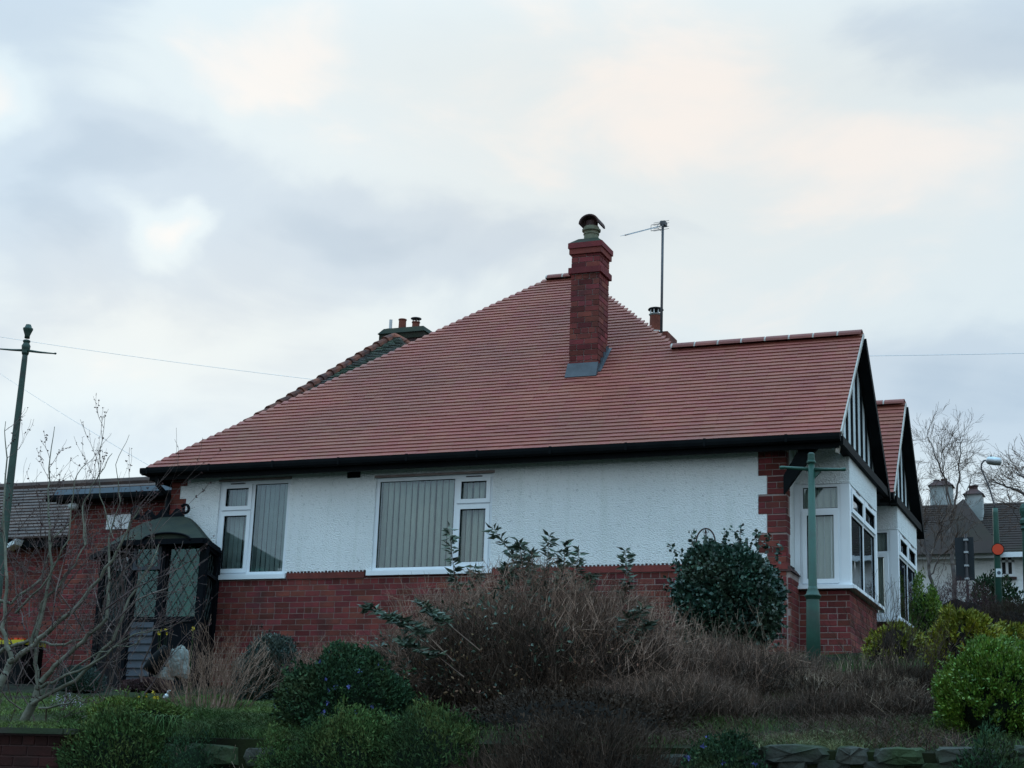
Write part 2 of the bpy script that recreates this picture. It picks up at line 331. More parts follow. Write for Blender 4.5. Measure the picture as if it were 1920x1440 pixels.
# ------------------------------------------------------------------ faces (a vertical plane with its own axes)
class Face:
    def __init__(s, p, u, n): s.p = np.array((p[0], p[1], 0.)); s.u = nrm((u[0], u[1], 0)); s.n = nrm((n[0], n[1], 0))
    def pt(s, u, z, n=0): return s.p+s.u*u+s.n*n+np.array((0, 0, z))
    def box(s, mb, u0, u1, z0, z1, n0, n1):
        return mb.hexa([s.pt(u, z, n) for z in (z0, z1) for (u, n) in ((u0, n1), (u1, n1), (u1, n0), (u0, n0))])
BRICKS = []                                     # bricks set singly: (face, u, z, len, parent, on) collected, then the 300 largest are objects
def lay_bricks(face, u0, u1, z0, z1, parent, holes=(), single=None, course=.075, L_=.225, proud=.005, phase=0, depth=.03):
    """courses of real bricks over a recessed mortar sheet"""
    k = 0; z = z0
    while z < z1-.02:
        zt = min(z+course-.010, z1)
        header = (k % 5 == 3)
        step = L_/2 if header else L_
        u = u0-(step/2 if k % 2 else 0)-(.05 if header else 0)
        while u < u1-.001:
            a = max(u, u0)+(.005 if u > u0 else 0); b = min(u+step, u1)-(.005 if u+step < u1 else 0)
            if b-a > .02 and not any(a < h[1] and b > h[0] and z < h[3] and zt > h[2] for h in holes):
                BRICKS.append((face, a, b, z, zt, parent, proud+random.uniform(-.0015, .0015), depth, single))
            u += step
        z += course; k += 1
def flush_bricks(limit=300, bm='brick'):
    def key(b):
        p = b[0].pt((b[1]+b[2])/2, (b[3]+b[4])/2); d = np.linalg.norm(p-CAM)
        facing = abs(np.dot(b[0].n, (p-CAM)/d)); return -(b[2]-b[1])*facing/d if b[8] else 1
    order = sorted(BRICKS, key=key)
    singles = [b for b in order if b[8]][:limit]; ids = set(map(id, singles)); cache = {}; joined = {}
    for b in BRICKS:
        f, a, bb, z, zt, par, pr, dp, _ = b
        if id(b) in ids:
            kk = (round(bb-a, 3), round(zt-z, 3), tuple(np.round(f.n, 2)))
            if kk not in cache:
                mb = MB(); c = Face((0, 0), f.u[:2], f.n[:2]); l_ = bb-a; h = zt-z; cb = .004
                # a brick with a slightly worn (chamfered) front
                P = [c.pt(u, zz, n) for (n, e_) in ((-dp, 0), (-cb, 0), (0, cb)) for (u, zz) in ((e_, e_), (l_-e_, e_), (l_-e_, h-e_), (e_, h-e_))]
                Fs = [(8, 9, 10, 11)]+[(i+o, (i+1) % 4+o, (i+1) % 4+4+o, i+4+o) for o in (0, 4) for i in range(4)]
                mb.add(P, Fs); me = mb.mesh('brick'); me.materials.append(M[bm]); cache[kk] = me
            o = bpy.data.objects.new('brick', cache[kk]); col.objects.link(o); o.parent = par
            o.location = Vector(f.pt(a, z, pr))-wpos(par)
        else:
            f.box(joined.setdefault(par, MB()), a, bb, z, zt, pr-dp, pr)
    for par, mb in joined.items(): part('bricks', mb, M[bm], par, kind='stuff')

# ------------------------------------------------------------------ the bungalow
WY = 19.0; XL = -12.89; XR = -4.18; EY = 18.75; EZ = 6.088; TAN = 1.0; PIT = math.atan(TAN)
GB = 2.2                                        # ground level of hidden wall feet
bung = thing('bungalow', (-8.5, 19, 3.2), 'white roughcast bungalow with red brick plinth, red tiled hipped roof and half-timbered gables', 'house')
side = Face((0, WY), (1, 0), (0, -1))
W1 = (-12.10, -10.99, 4.545, 5.895); W2 = (-9.69, -8.00, 4.56, 5.85)
def wall_around(mb, f, u0, u1, z0, z1, holes, n0, n1):
    hs = sorted(holes); u = u0
    for (a, b, c, d) in hs:
        f.box(mb, u, a, z0, z1, n0, n1)
        if c > z0: f.box(mb, a, b, z0, c, n0, n1)
        if d < z1: f.box(mb, a, b, d, z1, n0, n1)
        u = b
    f.box(mb, u, u1, z0, z1, n0, n1)
QZ = 4.60
# render face, with toothed ends where it meets the quoins
rm = MB(); wall_around(rm, side, -12.64, -4.52, QZ, 6.03, [W1, W2], -.2, 0)
zq = QZ; k = 0; teeth = [(4.60, 4.72, 1), (4.72, 4.96, 0), (4.96, 5.19, 1), (5.19, 5.43, 0), (5.43, 5.66, 1), (5.66, 5.95, 0)]
for (a, b, on) in teeth:
    if on: side.box(rm, -4.52, -4.415, a, b, -.2, 0)
for (a, b, on) in [(4.6, 4.95, 1), (4.95, 5.22, 0), (5.22, 5.46, 1), (5.46, 5.68, 0), (5.68, 5.86, 1)]:
    if on: side.box(rm, -12.74, -12.64, a, b, -.2, 0)
part('render_wall', rm, M['render'], bung)
# plinth and quoins of brick
pl = part('brick_plinth', MB().box(XL, XR, WY+.001-.012, WY+.2, GB, QZ-.085), M['mortar'], bung)
lay_bricks(Face((0, WY-.012), (1, 0), (0, -1)), XL, XR, 3.09, 4.515, pl, single=True, holes=[(-13, -12.45, 3, 5)])
# projecting top course with the ragged drip edge of the render over it
tcm = MB(); side.box(tcm, XL, W1[0]-.02, 4.515, QZ, -.1, .035); side.box(tcm, W1[1]+.06, W2[0]-.08, 4.515, QZ-.005, -.1, .035); side.box(tcm, W2[1]+.05, XR+.02, 4.515, QZ-.005, -.1, .035)
for a, b in ((W1[0]-.02, W1[1]+.06), (W2[0]-.08, W2[1]+.05)): side.box(tcm, a, b, 4.40, 4.545, -.1, -.005)
part('plinth_course', tcm, M['brick'], bung)
dm = MB()
for a, b in ((W1[1]+.06, W2[0]-.08), (W2[1]+.05, -4.5)):
    u = a
    while u < b: side.box(dm, u, u+.022, QZ-.012, QZ+.012+random.uniform(0, .008), -.02, .028); u += .052
part('drip_edge', dm, M['cowl'], bung, kind='stuff')
q1 = part('quoin', MB().box(-4.51, XR, WY+.004, WY+.2, QZ, 6.02), M['mortar'], bung)
for (a, b, on) in teeth+[(5.66, 5.95, 0)][:0]:
    lay_bricks(side, -4.405 if on else -4.515, XR, a, b, q1, single=True, L_=.225 if on else .17)
side2 = Face((XR, WY), (0, 1), (1, 0))
q2 = part('quoin', MB().box(XL, -12.63, WY+.004, WY+.2, QZ, 6.02), M['mortar'], bung)
for (a, b, on) in [(4.95, 5.22, 0), (5.22, 5.46, 1), (5.46, 5.68, 0), (5.68, 5.86, 1), (5.86, 6.02, 0)]:
    lay_bricks(side, XL, -12.745 if on else -12.635, a, b, q2, single=True)
# vent brick under the eaves
vb = part('vent_brick', MB().box(-10.12, -9.93, 18.985, 19.05, 5.865, 5.945), M['black'], bung)
# front wall (behind the bays) with its quoin return
fw = MB(); fw.box(XR-.2, XR-.003, 19.14, 25.5, QZ, 6.09); part('front_wall', fw, M['render'], bung)
q3 = MB().box(XR-.19, XR-.006, 19.012, 19.14, QZ, 6.09)
fp = part('brick_plinth', MB().box(XR-.2, XR+.045, 18.99, 25.5, GB, 4.50), M['mortar'], bung)
lay_bricks(Face((XR+.045, 18.985), (0, 1), (1, 0)), 0, .46, 3.0, 4.44, fp, single=True)
lay_bricks(Face((XR+.045, 21.4), (0, 1), (1, 0)), 0, 1.4, 3.0, 4.44, fp, single=False)
for (a, b, on) in teeth:
    lay_bricks(Face((XR, WY), (0, 1), (1, 0)), 0, .20 if on else .1, a, b, q1, single=False)
part('plinth_cap', MB().hexa([(XR-.1, 18.965, 4.49), (XR+.075, 18.965, 4.49), (XR+.075, 19.46, 4.49), (XR-.1, 19.46, 4.49), (XR-.1, 18.965, 4.60), (XR+.02, 18.975, 4.56), (XR+.02, 19.46, 4.56), (XR-.1, 19.46, 4.60)]), M['cowl'], bung)
# other walls, unseen from the road but closing the house
ow = MB(); ow.box(XL, XL+.2, 19.21, 25.5, GB, 6.02); ow.box(XL, XR, 25.3, 25.5, GB, 6.02); part('rear_wall', ow, M['brick'], bung)
part('room_lining', MB().box(XL+.25, XR-.25, 20.6, 20.7, GB, 6.0), M['dark'], bung)

# ---- windows
def slats(face, u0, u1, z0, z1, n, pitch, m, par, ang=.35):
    w_ = pitch*.93; me = None; u = u0
    mb = MB(); c = Face((0, 0), face.u[:2], face.n[:2]); segs = 5; P = []
    for z in (0, z1-z0):
        for i in range(segs+1):
            t = i/segs; P.append(c.pt(t*w_, z, -.020*math.sin(t*math.pi)+.03*t*ang))
    mb.add(P, [(i, i+1, i+2+segs, i+1+segs) for i in range(segs)]); me = mb.mesh('blind_slat', smooth=True); me.materials.append(m)
    while u < u1-w_*.5:
        o = bpy.data.objects.new('blind_slat', me); col.objects.link(o); o.parent = par; o.rotation_euler = (0, 0, random.uniform(-.12, .12)); o.location = Vector(face.pt(u+random.uniform(-.005, .005), z0, n))-wpos(par); u += pitch
def frame_rect(mb, f, u0, u1, z0, z1, t, n0, n1):
    f.box(mb, u0, u1, z0, z0+t, n0, n1); f.box(mb, u0, u1, z1-t, z1, n0, n1)
    f.box(mb, u0, u0+t, z0+t, z1-t, n0, n1); f.box(mb, u1-t, u1, z0+t, z1-t, n0, n1)
def window(face, rect, cells, n=-.03, fr=.05, sill=True, glass='glass'):
    """cells: (u0,u1,z0,z1 as fractions, opening sash?, vent?)"""
    u0, u1, z0, z1 = rect; mb = MB(); frame_rect(mb, face, u0, u1, z0+.04, z1, fr, n-.07, n)
    W = part('window', mb, M['upvc'], bung)
    if sill:
        s_ = MB(); face.box(s_, u0-.045, u1+.045, z0-.02, z0+.04, n-.07, .055); part('sill', s_, M['upvc'], W)
    a0, a1, b0, b1 = u0+fr, u1-fr, z0+.04+fr, z1-fr
    for (ca, cb, cc, cdd, sash, vent) in cells:
        p0 = a0+(a1-a0)*ca; p1 = a0+(a1-a0)*cb; q0 = b0+(b1-b0)*cc; q1_ = b0+(b1-b0)*cdd
        m2 = MB()
        if ca > 0: face.box(m2, p0-.025, p0+.025, q0, q1_, n-.07, n-.003); p0 += .025
        if cb < 1: p1 -= .025
        if cc > 0: face.box(m2, p0, p1, q0-.02, q0+.02, n-.07, n-.006); q0 += .02
        if cdd < 1: q1_ -= .02
        if m2.n: part('mullion', m2, M['upvc'], W)
        g0, g1, h0, h1 = p0, p1, q0, q1_
        if sash:
            m3 = MB(); frame_rect(m3, face, p0-.008, p1+.008, q0-.008, q1_+.008, .055, n-.05, n+.018); part('sash', m3, M['upvc'], W)
            g0 += .047; g1 -= .047; h0 += .047; h1 -= .047
        m6 = MB(); frame_rect(m6, face, g0-.001, g1+.001, h0-.001, h1+.001, .007, n-.028, n-.012 if not sash else n+.004); part('gasket', m6, M['black'], W)
        m4 = MB(); face.box(m4, g0, g1, h0, h1, n-.030, n-.024); part('pane', m4, M[glass], W)
        if vent:
            m5 = MB(); uc = (p0+p1)/2; face.box(m5, uc-.11, uc+.11, q1_+.008, q1_+.024, n-.01, n+.026 if sash else n+.016); part('vent', m5, M['metal'], W)
    return W
w1 = window(side, W1, [(0, .47, .70, 1, True, True), (0, .47, 0, .70, True, False), (.47, 1, 0, 1, False, False)])
w2 = window(side, W2, [(0, .70, 0, 1, False, False), (.70, 1, .70, 1, True, True), (.70, 1, 0, .70, True, False)])
slats(side, W1[0]+.04, W1[1]-.04, W1[2]+.03, W1[3]-.03, -.16, .075, M['blind_dim'], w1, .1)
slats(side, W2[0]+.04, W2[1]-.04, W2[2]+.03, W2[3]-.03, -.15, .088, M['blind'], w2, .9)
for (a, b, c, d), w_ in ((W1, w1), (W2, w2)):      # reveal lining of the opening
    hm = MB(); side.box(hm, a-.02, b+.02, d+.0, d+.03, -.02, .012); part('drip_mould', hm, M['mortar'], w_)

# ---- the square bays under the gables
def bay(y0, y1, xf, full):
    zs = 4.38; zt = 5.62; sd_ = Face((0, y0), (1, 0), (0, -1)); fr_ = Face((xf, y0), (0, 1), (1, 0))
    B = MB().box(XR+.046, xf-.03, y0+.035, y1-.03, GB, zs-.06)
    bp_ = part('bay_base', B, M['mortar'], bung)
    lay_bricks(Face((0, y0+.035), (1, 0), (0, -1)), XR+.05, xf-.03, 3.0, zs-.06, bp_, single=full)
    lay_bricks(Face((xf-.03, y0+.035), (0, 1), (1, 0)), 0, y1-y0-.065, 3.0, zs-.06, bp_, single=full)
    sm = MB().box(XR-.02, xf+.06, y0-.06, y1+.06, zs-.045, zs-.005); part('bay_sill', sm, M['upvc'], bung)
    lm = MB().box(XR-.1, xf, y0, y1, zt+.004, 6.10); part('bay_lintel', lm, M['render'], bung)
    # corner posts
    for (a, b, c, d) in ((xf-.115, xf-.004, y0+.004, y0+.10), (xf-.10, xf-.004, y1-.10, y1-.004), (XR-.0, XR+.07, y0+.004, y0+.08)):
        part('corner_post', MB().box(a, b, c, d, zs-.004, zt), M['upvc'], bung)
    ws = window(sd_, (XR+.072, xf-.117, zs-.04, zt), [(0, 1, .76, 1, False, False), (0, 1, 0, .76, True, False)], n=-.012, fr=.035, sill=False)
    slats(sd_, XR+.09, xf-.13, zs, zt-.03, -.13, .085, M['blind'], ws, .5)
    wf = window(fr_, (.102, y1-y0-.102, zs-.04, zt), [(0, .5, .74, 1, True, True), (.5, 1, .74, 1, True, True), (0, .5, 0, .74, False, False), (.5, 1, 0, .74, False, False)], n=-.012, fr=.045, sill=False)
    slats(fr_, .12, y1-y0-.13, zs, zt-.03, -.055, .09, M['blind_dim'], wf, .1)
    cm = MB()
    for (a, b) in ((.12, .34), (y1-y0-.5, y1-y0-.14)):
        P = []; n_ = 14
        for z in (zs, zt-.03):
            for i in range(n_+1): P.append(fr_.pt(a+(b-a)*i/n_, z, -.20+.025*math.sin(i*2.2)))
        cm.add(P, [(i, i+1, i+2+n_, i+1+n_) for i in range(n_)])
    part('curtain', cm, M['blind_dim'], wf, smooth=True)
bay(19.45, 21.42, -3.50, True); bay(22.78, 24.6, -3.44, False)

# ---- roof
RY1 = 20.43; RY2 = 23.70; GX = -3.465; GX2 = -3.42; RZ2 = 7.65; HIPL = -13.12; PKY = 22.235; KL, KR = 1.309, 1.15; GAUGE = .0868
def hipL(y): return HIPL+KL*(y-EY)
def hipR(y): return -6.007-(y-20.428)*KR
PKX0 = hipL(PKY); PKX1 = hipR(PKY)
def rz(y): return EZ+(y-EY)*TAN
roof = MB()
RZ = rz(RY1); PZ = rz(PKY); YF = 2*PKY-EY
off = -.03
def P3(x, y, z): return (x, y, z+off)
# deck under the tiles: near, left, right and far faces of the hip roof
XE = hipR(EY)
deckf = [[P3(HIPL, EY, EZ), P3(XE, EY, EZ), P3(PKX1, PKY, PZ), P3(PKX0, PKY, PZ)], [P3(HIPL, EY, EZ), P3(PKX0, PKY, PZ), P3(HIPL, YF, EZ)],
         [P3(XE, EY, EZ), P3(XE, YF, EZ), P3(PKX1, PKY, PZ)], [P3(HIPL, YF, EZ), P3(PKX0, PKY, PZ), P3(PKX1, PKY, PZ), P3(XE, YF, EZ)]]
for q in deckf: roof.add(q, [tuple(range(len(q)))])
VY = 22.11; VY2 = 22.42; T2 = (RZ2-6.08)/(RY2-VY2)
for ry, ynear, yfar, zz, GX_ in ((RY1, EY, VY, rz(RY1), GX), (RY2, VY2, 2*RY2-VY2, RZ2, GX2)):
    x1 = hipR(RY1); TAN = 1.0 if ry == RY1 else T2
    zn = zz-(ry-ynear)*TAN; zf = zz-(yfar-ry)*TAN
    roof.add([P3(x1+1.9 if ry == RY1 else x1-1, ynear, zn), P3(GX_, ynear, zn), P3(GX_, ry, zz), P3(x1, ry, zz)], [(0, 1, 2, 3)])
    roof.add([P3(x1, ry, zz), P3(GX_, ry, zz), P3(GX_, yfar, zf), P3(x1-1.9, yfar, zf)], [(0, 1, 2, 3)])
TAN = 1.0
RO = part('roof', roof, M['oldtile'], bung)
TL = []                                            # every tile of the roof: corner list
cosP, sinP = math.cos(PIT), math.sin(PIT)
def course_tiles(y_of, z_of, x0f, x1f, ncourse, tn, gauge=GAUGE, tw=.166):
    for k in range(ncourse):
        s0 = k*gauge-.02; y = y_of(s0); ye = y_of(max(s0, 0)+.0)
        xa, xb = x0f(ye), x1f(ye)
        if xb-xa < .08: continue
        x = xa-(tw/2 if k % 2 else 0)
        while x < xb-.02:
            a = max(x, xa)+(.0003); b = min(x+tw, xb)-.0003
            if b-a > .03: TL.append((a, b, s0, y_of, z_of, random.uniform(-.0016, .0018)))
            x += tw
yN = lambda s: EY+s*cosP
zN = lambda s: EZ+s*sinP
course_tiles(yN, zN, lambda y: hipL(max(y, EY))-.03, lambda y: (GX if y < RY1-.02 else hipR(y)+.03), int((PKY-EY)/cosP/GAUGE)+1, 0)
P2 = math.atan(T2)
y2 = lambda s: VY2+s*math.cos(P2)
z2 = lambda s: RZ2-(RY2-VY2)*T2+s*math.sin(P2)
ntiles1 = len(TL)
course_tiles(y2, z2, lambda y: -5.2, lambda y: GX2, int((RY2-VY2)/math.cos(P2)/GAUGE)+1, 0)
def tile_corners(t):
    a, b, s0, yf, zf, j = t; sP, cP = (zf(1)-zf(0)), (yf(1)-yf(0)); th = .019; lip = .023+j*.6
    P = []
    for s, hgt in ((s0, lip), (s0+.112, .004+j)):
        y, z = yf(s), zf(s)
        for hh in (hgt-th, hgt): P.append((y-sP*hh, z+cP*hh))
    return a, b, P
dist = [np.linalg.norm(np.array(((t[0]+t[1])/2, t[3](t[2]), t[4](t[2])))-CAM)/max(t[1]-t[0], .01)**.5 for t in TL]
near = set(np.argsort(dist)[:300])
tm = {}; joined = MB()
for i, t in enumerate(TL):
    a, b, P = tile_corners(t)
    if i in near:
        k = (round(b-a, 3), round(t[5], 3)); o0 = (P[0][0], P[0][1])
        if k not in tm:
            mb = MB().hexa([(0, P[0][0]-o0[0], P[0][1]-o0[1]), (b-a, P[0][0]-o0[0], P[0][1]-o0[1]), (b-a, P[2][0]-o0[0], P[2][1]-o0[1]), (0, P[2][0]-o0[0], P[2][1]-o0[1]),
                            (0, P[1][0]-o0[0], P[1][1]-o0[1]), (b-a, P[1][0]-o0[0], P[1][1]-o0[1]), (b-a, P[3][0]-o0[0], P[3][1]-o0[1]), (0, P[3][0]-o0[0], P[3][1]-o0[1])])
            tm[k] = mb.mesh('roof_tile'); tm[k].materials.append(M['tile'])
        o = bpy.data.objects.new('roof_tile', tm[k]); col.objects.link(o); o.parent = RO; o.location = Vector((a, *o0))-wpos(RO)
    else:
        joined.hexa([(a, *P[0]), (b, *P[0]), (b, *P[2]), (a, *P[2]), (a, *P[1]), (b, *P[1]), (b, *P[3]), (a, *P[3])])
# the courses of the right hand hip face, seen edge-on along the hip
for k in range(int((PKY-EY)/cosP/GAUGE)+1):
    h = (k*GAUGE-.02)*cosP; y = EY+h
    if PKY-y < .05 or y < RY1+.04: continue
    x = hipR(y); z = rz(y); xb_ = x-.10*cosP*KR
    joined.hexa([(x+.03, y-.01, z-.01), (x+.03, YF-h, z-.01), (xb_, YF-h-.09, z+.07), (xb_, y+.09, z+.07), (x+.04, y-.01, z+.018), (x+.04, YF-h, z+.018), (xb_, YF-h-.09, z+.082), (xb_, y+.09, z+.082)])
part('roof_tiles', joined, M['tile'], RO, kind='stuff')
# left face courses as long strips (edge seen from the side only)
lf = MB()
for k in range(int((PKY-EY)/cosP/GAUGE)+1):
    h = (k*GAUGE-.02)*cosP; y = EY+h
    if PKY-y < .1: continue
    x = hipL(y); z = rz(y); xb_ = x+.10*cosP*KL
    lf.hexa([(x-.003, y+.02, z+.004), (x-.003, YF-h, z+.004), (xb_, YF-h-.09, z+.09), (xb_, y+.11, z+.09), (x-.012, y+.02, z+.018), (x-.012, YF-h, z+.018), (xb_, YF-h-.09, z+.098), (xb_, y+.11, z+.098)])
part('roof_tiles', lf, M['tile'], RO, kind='stuff')
def ridge_line(x0, x1, y, z, step=.335, r=.095, par=RO, end=True):
    n_ = max(1, round((x1-x0)/step)); st = (x1-x0)/n_
    for i in range(n_):
        a = x0+i*st; mb = MB(); P = []; sg = 8
        for x in (a+.012, a+st-.012):
            for j in range(sg+1):
                t = math.pi*j/sg; P.append((x, y-r*math.cos(t), z-.02+r*.85*math.sin(t)))
        for x in (a+.012, a+st-.012):
            for j in range(sg+1):
                t = math.pi*j/sg; P.append((x, y-(r-.015)*math.cos(t), z-.02+(r-.015)*.85*math.sin(t)))
        q = sg+1; Fs = [(j, j+1, j+1+q, j+q) for j in range(sg)]+[(2*q+j+1, 2*q+j, 3*q+j, 3*q+j+1) for j in range(sg)]
        for base_ in (0, q): Fs += [(base_+j, base_+j+1, base_+2*q+j+1, base_+2*q+j) for j in range(sg)]
        Fs += [(0, q, 3*q, 2*q), (sg, q+sg, 3*q+sg, 2*q+sg)]
        mb.add(P, Fs); part('ridge_tile', mb, M['ridge'], par, smooth=False)
        mj = MB(); P = []
        for x in (a-.014, a+.014):
            for j in range(sg+1):
                t = math.pi*j/sg; P.append((x, y-(r-.004)*math.cos(t), z-.02+(r-.004)*.85*math.sin(t)))
        mj.add(P, [(j, j+1, j+1+q, j+q) for j in range(sg)]+[tuple(range(q)), tuple(range(2*q-1, q-1, -1))]); part('ridge_joint', mj, M['ridge_mortar'], par)
ridge_line(hipR(RY1)-.02, GX, RY1, RZ+.02)
ridge_line(PKX0-.02, PKX1+.03, PKY, PZ+.02, .3)
ridge_line(-5.6, GX2, RY2, RZ2+.02)
# verge mortar, gutter, fascia, soffit
for ry, yn, zz, gx_, TN in ((RY1, EY, RZ, GX, 1.0), (RY2, VY2, RZ2, GX2, T2)):
    part('verge', MB().bar((gx_+.005, yn-.01, zz-(ry-yn)*TN-.008), (gx_+.005, ry, zz-.0), .045, .018, up=(1, 0, 0)), M['ridge_mortar'], RO)
gt = MB()
prof = [(-.060, .0), (-.060, -.04), (-.052, -.075), (-.02, -.095), (.01, -.095), (.035, -.07), (.045, -.03), (.045, .0)]
def gutter(mb, a, b, axis='x', y=EY-.02, z=EZ-.015):
    n_ = len(prof)
    P = [((q, y+u, z+v) if axis == 'x' else (y+u, q, z+v)) for q in (a, b) for u, v in prof]
    mb.add(P, [(i, i+1, i+1+n_, i+n_) for i in range(n_-1)]+[tuple(range(n_)), tuple(range(2*n_-1, n_-1, -1))])
gutter(gt, HIPL-.09, GX+.0); 
for x in np.arange(HIPL, GX, 1.0): gt.box(x, x+.03, EY-.085, EY+.02, EZ-.10, EZ-.005)
part('gutter', gt, M['black'], bung)
fs = MB(); fs.box(HIPL+.0, GX-.03, EY+.027, EY+.05, EZ-.175, EZ-.02); fs.box(HIPL-.0, HIPL+.023, EY+.05, YF, EZ-.17, EZ-.03)
g2 = MB(); 
part('fascia', fs, M['black'], bung)
gl_ = MB(); P = [(HIPL-.05+u, q, EZ-.015+v) for q in (EY-.07, YF) for u, v in prof]; n_ = len(prof)
gl_.add(P, [(i, i+1, i+1+n_, i+n_) for i in range(n_-1)]+[tuple(range(n_)), tuple(range(2*n_-1, n_-1, -1))]); part('gutter', gl_, M['black'], bung)
sf = MB(); sf.box(HIPL+.03, XR, EY+.05, WY+.03, 6.012, 6.022); sf.box(HIPL+.03, XL+.1, WY+.03, 25.5, 6.012, 6.022)
part('soffit', sf, M['black'], bung)
part('soffit', MB().box(XR, GX-.18, EY+.05, 25.5, 6.102, 6.11), M['render'], bung)
# black bracket under the near gable, downpipe end
part('bracket', MB().poly([(XR+.0, 18.86, 5.40), (XR+.0, 18.86, 5.62), (-3.90, 18.86, 6.09), (-3.66, 18.86, 6.09)], (0, .07, 0)), M['black'], bung)
dp = MB(); c0 = atY(330, 905, 18.9)
dp.tube([(XL-.10, 18.78, 6.0), (XL-.10, 18.80, 5.85), (XL-.04, 18.88, 5.76), (XL+.0, 18.9, 5.72)], .034, 8); dp.tube([(XL-.0, 18.94, 5.74), (XL-.0, 18.94, 2.9)], .034, 8)
part('downpipe', dp, M['black'], bung, smooth=True)
# gable walls with upright timbers and tie beams
for gi, (ry, yn, yf_, RZ_, GX_) in enumerate(((RY1, EY, VY-.02, RZ, GX), (RY2, VY2, 2*RY2-VY2, RZ2, GX2))):
    TAN = 1.0 if gi == 0 else T2; zz = RZ_-.06; xg = GX_-.13; zb = 6.04
    yl = ry-(zz-zb)/TAN; yr = ry+(zz-zb)/TAN
    if yn > yl: yl2 = yn
    gm = MB().poly([(xg, max(yl, yn-.05), zb), (xg, yr, zb), (xg, ry, zz)], (-.1, 0, 0)); G = part('gable', gm, M['white'], bung)
    tmb = []
    yy = ry-1.30
    while yy < ry+1.55:
        h = zz-abs(yy-ry)*TAN-.02
        if h-zb > .1: part('timber', MB().poly([(xg+.022, yy-.033, zb), (xg+.022, yy+.033, zb), (xg+.022, yy+.033, zz-abs(yy+.033-ry)*TAN), (xg+.022, yy-.033, zz-abs(yy-.033-ry)*TAN)], (-.02, 0, 0)), M['black'], G)
        yy += .345
    # tie beam and the far barge board with its soffit
    part('tie_beam', MB().box(xg+.024, GX_+.02, yn+.03 if gi == 0 else yn+.1, yr-.02, zb-.09, zb+.015), M['black'], G)
    bb = MB(); zf = RZ_-(yf_-ry)*TAN
    bb.hexa([(xg+.023, ry+.03, RZ_-.17), (GX_+.035, ry+.03, RZ_-.17), (GX_+.035, yf_+.06, zf-.22), (xg+.023, yf_+.06, zf-.22), (xg+.023, ry+.03, RZ_-.035), (GX_+.035, ry+.03, RZ_-.035), (GX_+.035, yf_+.06, zf-.085), (xg+.023, yf_+.06, zf-.085)])
    part('barge_board', bb, M['black'], G)
    nb = MB(); zn = RZ_-(ry-yn)*TAN
    nb.hexa([(GX_-.03, ry-.02, RZ_-.10), (GX_-.005, ry-.02, RZ_-.10), (GX_-.005, yn+.03, zn-.09), (GX_-.03, yn+.03, zn-.09), (GX_-.03, ry-.02, RZ_-.04), (GX_-.005, ry-.02, RZ_-.04), (GX_-.005, yn+.03, zn-.035), (GX_-.03, yn+.03, zn-.035)])
    part('barge_board', nb, M['ridge_mortar'], G)
TAN = 1.0
# valley gutter box between the gables (black)
part('valley_end', MB().box(XR-.1, GX-.05, 21.75, 22.62, 5.93, 6.12), M['black'], bung)
gv = MB(); gutter(gv, -5.0, GX2, y=VY2-.03, z=z2(0)-.015); part('gutter', gv, M['black'], bung)
part('verge_stub', MB().hexa([(GX-.08, 18.80, 5.86), (GX-.05, 18.80, 5.86), (GX-.05, 18.9, 5.86), (GX-.08, 18.9, 5.86), (GX-.06, 18.78, 5.96), (GX-.03, 18.78, 5.96), (GX-.03, 18.9, 5.96), (GX-.06, 18.9, 5.96)]), M['ridge_mortar'], bung)

# ---- main chimney
CX0, CX1, CY0, CY1 = -7.395, -6.985, 20.06, 20.46
CH = part('chimney', MB().box(CX0+.005, CX1-.005, CY0+.005, CY1-.005, 7.2, 9.28), M['mortar'], bung)
zc = 7.46
for f_, u0, u1 in ((Face((0, CY0), (1, 0), (0, -1)), CX0, CX1), (Face((CX1, CY0), (0, 1), (1, 0)), 0, CY1-CY0)):
    lay_bricks(f_, u0, u1, 7.36, 8.845, CH, single=True, course=.078, L_=.212, depth=.02)
    lay_bricks(f_, u0, u1, 8.935, 9.13, CH, single=True, course=.078, L_=.212, depth=.02)
for (z0, z1, g_) in ((8.845, 8.93, .035), (9.13, 9.21, .03), (9.213, 9.29, .045)):
    cb = MB().box(CX0-g_, CX1+g_, CY0-g_, CY1+g_, z0, z1); part('corbel_course', cb, M['brick'], CH)
for f_, u0, u1 in ((Face((0, CY0-.045), (1, 0), (0, -1)), CX0-.045, CX1+.045), (Face((CX1+.045, CY0-.045), (0, 1), (1, 0)), 0, CY1-CY0+.09)):
    pass
cc = ((CX0+CX1)/2+.01, (CY0+CY1)/2-.02)
part('flaunching', MB().hexa([(CX0-.04, CY0-.04, 9.291), (CX1+.04, CY0-.04, 9.291), (CX1+.04, CY1+.04, 9.291), (CX0-.04, CY1+.04, 9.291), (cc[0]-.14, cc[1]-.14, 9.37), (cc[0]+.14, cc[1]-.14, 9.37), (cc[0]+.14, cc[1]+.14, 9.37), (cc[0]-.14, cc[1]+.14, 9.37)]), M['oldtile'], CH)
po = MB().lathe((cc[0], cc[1], 9.33), [(0, .108), (.13, .102), (.135, .112), (.15, .112), (.155, .104), (.175, .108), (.185, .130), (.21, .132), (.22, .11), (.25, .106)], 20)
part('chimney_pot', po, M['pot_buff'], CH, smooth=False)
cw = MB(); P = []; sg = 12
for (yy, dz, rr) in ((cc[1]-.13, 0, .135), (cc[1]+.16, .0, .135)):
    for r_ in (rr, rr-.02):
        for j in range(sg+1):
            t = math.pi*(j/sg)*1.0; P.append((cc[0]-r_*math.cos(t)*1.1, yy, 9.60+dz+r_*math.sin(t)*1.0-.0))
q = sg+1; Fs = []
